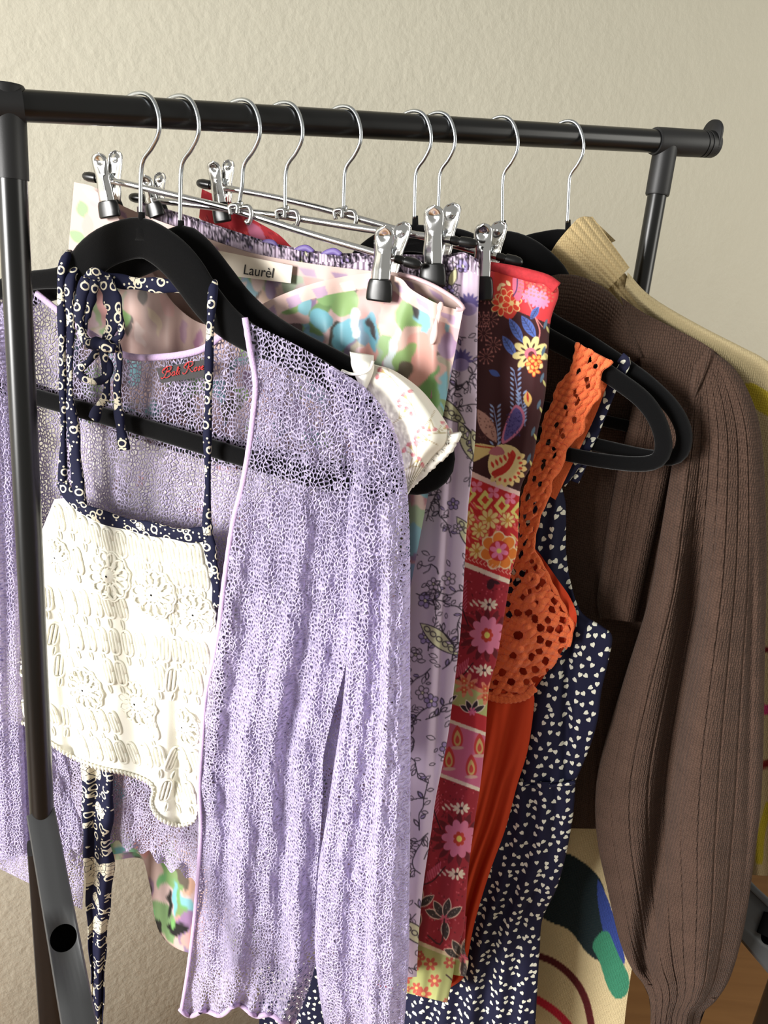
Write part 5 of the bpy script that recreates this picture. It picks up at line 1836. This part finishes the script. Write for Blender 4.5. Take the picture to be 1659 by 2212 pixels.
# scalloped cord along the strap edges
for pts_, nm in ((OL[:11], 'scallop_edge'), (OR[:20], 'scallop_edge')):
    q = cr(pts_, 160)
    tube(nm, P6.at(q[:, 0], q[:, 1], .011 + .001 * np.sin(np.linspace(0, 90, 160))), .0020 * (1 + .25 * np.sin(np.linspace(0, 110, 160))), M_ORANGE_CROCHET, orange, n=8)
# lower crochet band
q = cr([(1044, 1502), (1090, 1512), (1130, 1506), (1156, 1486)], 60)
tube('crochet_edge', P6.at(q[:, 0], q[:, 1], np.full(60, .014)), .0042 * (1 + .12 * np.sin(np.linspace(0, 80, 60))), M_ORANGE_CROCHET, orange, n=10, flat=.5)
# second strap layer just behind
q = ruled([(1262, 790), (1225, 880), (1195, 960), (1170, 1060)], [(1312, 830), (1285, 900), (1245, 985), (1200, 1080)], 50, 12)
cloth('strap_back', P6, q, -.004 + 0 * q[..., 0], M_ORANGE_CROCHET, orange)
# lining of the bust and the skirt
q = ruled([(1150, 1180), (1120, 1290), (1085, 1400), (1060, 1495)], [(1166, 1196), (1205, 1252), (1232, 1292), (1246, 1332), (1236, 1372), (1205, 1420), (1150, 1495)], 70, 40)
cloth('bust_lining', P6, q, .000 + .010 * np.exp(-((q[..., 1] - 1340) / 70) ** 2) + .002 * np.sin(q[..., 0] * .12 + q[..., 1] * .05), M_ORANGE, orange)
bag('skirt', P6, [(1000, 1490), (960, 1700), (900, 1900), (880, 2130)], [(1150, 1492), (1154, 1520), (1140, 1620), (1116, 1700), (1092, 1790), (1056, 1890), (1026, 1990), (1012, 2060), (1002, 2110), (970, 2136)], 200, 90, .011, M_ORANGE, orange,
    folds=lambda u, v, x, y: wave(51, .005, fmin=3, fmax=7)(u, v, x, y) + .004 * np.sin(x * .09 + y * .02), back_step=4)

# ------------------------------------------------------------------ navy heart-print dress (hanger 7)
P7 = PL[7]
navy = empty('heart_dress', P7.pt(1080, 2200), 'navy blue strappy dress scattered with tiny cream hearts', 'dress')
bag('bodice', P7, [(1165, 1030), (1130, 1100), (1080, 1250), (1050, 1450), (1040, 1600), (1040, 1690)],
    [(1206, 1030), (1222, 1090), (1223, 1190), (1234, 1262), (1256, 1322), (1300, 1352), (1322, 1374), (1316, 1420), (1300, 1490), (1290, 1560), (1270, 1625), (1242, 1690)], 160, 90, .012, M_HEART, navy,
    folds=lambda u, v, x, y: wave(61, .004)(u, v, x, y) - .008 * np.exp(-((x - (1230 - (y - 1300) * .02)) / 12) ** 2), back_step=4)
bag('skirt', P7, [(1040, 1688), (1000, 1800), (950, 1950), (900, 2080), (860, 2300)],
    [(1243, 1690), (1238, 1760), (1222, 1850), (1202, 1920), (1172, 1985), (1166, 2050), (1160, 2150), (1152, 2300)], 200, 110, .014, M_HEART, navy,
    folds=lambda u, v, x, y: wave(62, .006, fmin=2, fmax=6)(u, v, x, y) + .003 * np.sin(x * .13) * np.exp(-v * 4), back_step=4)
Gh = ruled([(560, 2080), (700, 2080), (900, 2080)], [(560, 2300), (700, 2300), (900, 2300)], 40, 20)
cloth('skirt_hem', P7, Gh, .004 * np.sin(Gh[..., 0] * .05), M_HEART, navy)
q = cr([(1052, 1690), (1120, 1696), (1180, 1698), (1242, 1690)], 60)
tube('waist_seam', P7.at(q[:, 0], q[:, 1], np.full(60, .012)), .0022, M_HEART, navy, n=8)
for pts_ in ([(1340, 772, .008), (1350, 786, .010), (1325, 830, .008), (1300, 890, .006), (1275, 950, .006), (1245, 1000, .006), (1212, 1045, .006)], [(1330, 790, -.004), (1312, 850, -.002), (1285, 930, -.002), (1262, 990, 0.), (1240, 1040, 0.)]):
    q = cr(np.array(pts_) * [1, 1, 3000], 50) / [1, 1, 3000]
    tube('strap', P7.at(q[:, 0], q[:, 1], q[:, 2]), .0052, M_HEART, navy, n=10, flat=.25)

# ------------------------------------------------------------------ brown ribbed cardigan (hanger 8)
P8 = PL[8]
brown = empty('brown_cardigan', P8.pt(1450, 2150), 'dark brown ribbed knit cardigan with balloon sleeves', 'cardigan')


def ribs(x, amp=.0014, per=17.0, ph=0.0):
    return amp * np.abs(np.sin(np.pi * x / per + ph)) ** .6


G = ruled([(1090, 620), (1090, 900), (1100, 1300), (1120, 1560), (1140, 1788)], [(1480, 760), (1470, 1000), (1440, 1300), (1420, 1560), (1400, 1792)], 120, 70)
cloth('back_panel', P8, G, -.010 + ribs(G[..., 0]) + .004 * np.sin(G[..., 0] * .04), M_BROWN, brown)
# rolled neck rib
G = ruled([(1188, 596), (1215, 592), (1258, 598), (1310, 625), (1355, 672), (1380, 722), (1388, 768)], [(1190, 700), (1205, 712), (1235, 722), (1275, 742), (1315, 765), (1352, 786), (1388, 774)], 90, 70)
uu = np.linspace(0, 1, 70)[None]
cloth('neck_rib', P8, G, .004 + .016 * np.sin(np.pi * uu) ** .7 + ribs(uu * 420 + 0 * G[..., 0], .0012, 30), M_BROWN, brown)
# shoulder
G = ruled([(1340, 640), (1385, 672), (1450, 706), (1535, 752), (1600, 812)], [(1385, 780), (1400, 900), (1440, 960), (1500, 980), (1560, 960)], 80, 60)
vv = np.linspace(0, 1, 60)[None]
cloth('shoulder', P8, G, .000 + .016 * np.sin(np.pi * .5 * np.clip(vv * 1.6, 0, 1)) + ribs(vv * 200 + 0 * G[..., 0], .0006, 12), M_BROWN, brown)
# front edge hanging open
bag('front_panel', P8, [(1388, 780), (1350, 950), (1322, 1080), (1304, 1200), (1290, 1290), (1296, 1335)], [(1480, 800), (1462, 950), (1430, 1090), (1404, 1200), (1388, 1270), (1372, 1345)], 110, 60, .010, M_BROWN, brown,
    folds=lambda u, v, x, y: ribs(u * 100, .0012, 14) + .003 * np.sin(u * 7 + 2 * v), off0=.002)
BL = [(1500, 790), (1470, 900), (1452, 1000), (1432, 1120), (1402, 1290), (1350, 1460), (1302, 1620), (1286, 1720), (1291, 1820), (1312, 1920), (1338, 2030), (1364, 2092), (1392, 2130), (1405, 2175), (1402, 2270)]
BR = [(1530, 752), (1590, 800), (1634, 890), (1650, 1000), (1656, 1200), (1652, 1450), (1646, 1700), (1630, 1850), (1608, 2000), (1580, 2105), (1548, 2160), (1520, 2186), (1512, 2215), (1512, 2270)]


def bfold(u, v, x, y):
    vx = np.interp(y, [900, 1100, 1350, 1600, 1850, 2080, 2150], [1540, 1520, 1494, 1456, 1422, 1392, 1400])
    g = np.clip((y - 1050) / 250, 0, 1) * np.clip((2150 - y) / 60, 0, 1)
    deep = -.030 * np.exp(-((x - vx) / 26) ** 2) * g
    side = -.008 * np.exp(-((x - (1628 - (y - 1200) * .02)) / 9) ** 2) * np.clip((y - 1100) / 200, 0, 1)
    soft = .005 * np.sin(u * 9 + 2 * v) + .004 * np.sin(u * 15 - 3 * v)
    n = 30
    k = np.clip(v * 7, 0, 1)
    groove = np.abs(np.sin(np.pi * u * 9.5))
    fine = np.abs(np.sin(np.pi * u * 38))
    return deep + side + k * (soft + .0016 * (1 - np.exp(-(groove / .22) ** 2)) + .0004 * fine)


bag('sleeve', P8, BL, BR, 300, 300, lambda v: .002 + .028 * np.clip(v * 3, 0, 1) ** .7 * np.clip((1.02 - v) * 8, .35, 1), M_BROWN, brown, folds=bfold, off0=.012, back_step=6)
# seam above the cuff
q = cr([(1398, 2128), (1450, 2138), (1500, 2148), (1545, 2160)], 50)
tube('cuff_seam', P8.at(q[:, 0], q[:, 1], np.full(50, .024)), .0011, M_BROWN, brown, n=6)
# shoulder seam
q = cr([(1532, 752), (1522, 800), (1500, 860), (1480, 930)], 40)
tube('shoulder_seam', P8.at(q[:, 0], q[:, 1], np.full(40, .0225)), .0009, M_BROWN, brown, n=6)

# ------------------------------------------------------------------ cream rollneck jumper (hanger 9)
P9 = PL[9]
cream = empty('rollneck_jumper', P9.pt(1300, 2200), 'cream rollneck jumper with green, red and yellow abstract shapes', 'jumper')
A = [(1181, 562), (1200, 528), (1225, 497), (1252, 470), (1280, 468)]
B = [(1290, 644), (1308, 630), (1326, 612), (1344, 594), (1360, 578)]
G = ruled(A, B, 90, 60)
uu = np.linspace(0, 1, 90)[:, None]; vv = np.linspace(0, 1, 60)[None]
cloth('rollneck', P9, G, .004 + .026 * np.sin(np.pi * np.clip(uu * .85 + .1, 0, 1)) + ribs(uu * 90, .0022, 11) + .004 * np.sin(np.pi * vv), M_CREAM, cream).modifiers.new('thickness', 'SOLIDIFY').thickness = .004
A = [(1182, 556), (1205, 520), (1240, 482), (1278, 470)]
B = [(1230, 590), (1255, 570), (1290, 540), (1330, 520)]
cloth('rollneck_back', P9, ruled(A, B, 30, 16), np.full((30, 16), -.012), M_CREAM, cream)
A = [(1262, 600), (1300, 600), (1330, 596), (1350, 590)]
B = [(1372, 742), (1395, 730), (1412, 712), (1428, 694)]
G = ruled(A, B, 60, 50)
uu = np.linspace(0, 1, 60)[:, None]; vv = np.linspace(0, 1, 50)[None]
cloth('neck_rib', P9, G, .004 + .016 * np.sin(np.pi * np.clip(uu * .9 + .05, 0, 1)) * (1 - .3 * vv) + ribs(uu * 70, .0022, 14), M_CREAM, cream)
cvC = Canvas(1100, 560, 1760, 2320, (206, 188, 146))
for pts_, w_, c in [([(1140, 2060), (1190, 2075), (1235, 2110), (1265, 2160), (1282, 2240)], 15, (86, 24, 28)), ([(1120, 2140), (1170, 2165), (1215, 2200), (1260, 2260)], 17, (190, 36, 60)),
                    ([(1640, 1405), (1700, 1400)], 14, (120, 30, 40)), ([(1640, 1530), (1700, 1540)], 22, (214, 70, 130)), ([(1640, 1655), (1700, 1640)], 16, (130, 34, 34)),
                    ([(1660, 1740), (1645, 1800), (1640, 1860)], 16, (206, 190, 60)), ([(1620, 850), (1700, 895), (1740, 900)], 46, (206, 186, 60))]:
    cvC.line(pts_, w_, c)
cvC.poly([(1160, 1900), (1190, 1840), (1240, 1850), (1290, 1890), (1310, 1940), (1330, 2060), (1310, 2080), (1270, 2060), (1230, 2010), (1170, 1978)], (26, 40, 44))
cvC.poly([(1292, 1900), (1330, 1990), (1350, 2080), (1320, 2060), (1296, 1980)], (52, 70, 140))
cvC.poly([(1280, 2040), (1310, 2010), (1335, 2060), (1358, 2110), (1355, 2145), (1332, 2158), (1312, 2130), (1296, 2080)], (58, 130, 100))
G = ruled([(1230, 700), (1200, 1300), (1180, 1700), (1130, 1900), (1110, 2320)], [(1420, 720), (1440, 1300), (1420, 1700), (1395, 1900), (1370, 2060), (1350, 2200), (1345, 2320)], 420, 120)
uu = np.linspace(0, 1, 120)[None]
cloth('front', P9, G, .002 + .016 * np.sin(np.pi * uu) + .005 * np.sin(uu * 7), M_CREAM_PATTERN, cream, col=cvC)
bag('sleeve', P9, [(1345, 650), (1430, 730), (1520, 800), (1580, 900), (1600, 1100), (1612, 1400), (1616, 1700), (1622, 1890)], [(1356, 588), (1394, 630), (1443, 664), (1527, 711), (1600, 748), (1660, 782), (1725, 850), (1745, 1200), (1740, 1500), (1715, 1895)], 260, 60, .014, M_CREAM_PATTERN, cream, col=cvC,
    folds=lambda u, v, x, y: .002 * np.sin(u * 14), back_step=4, off0=.004)
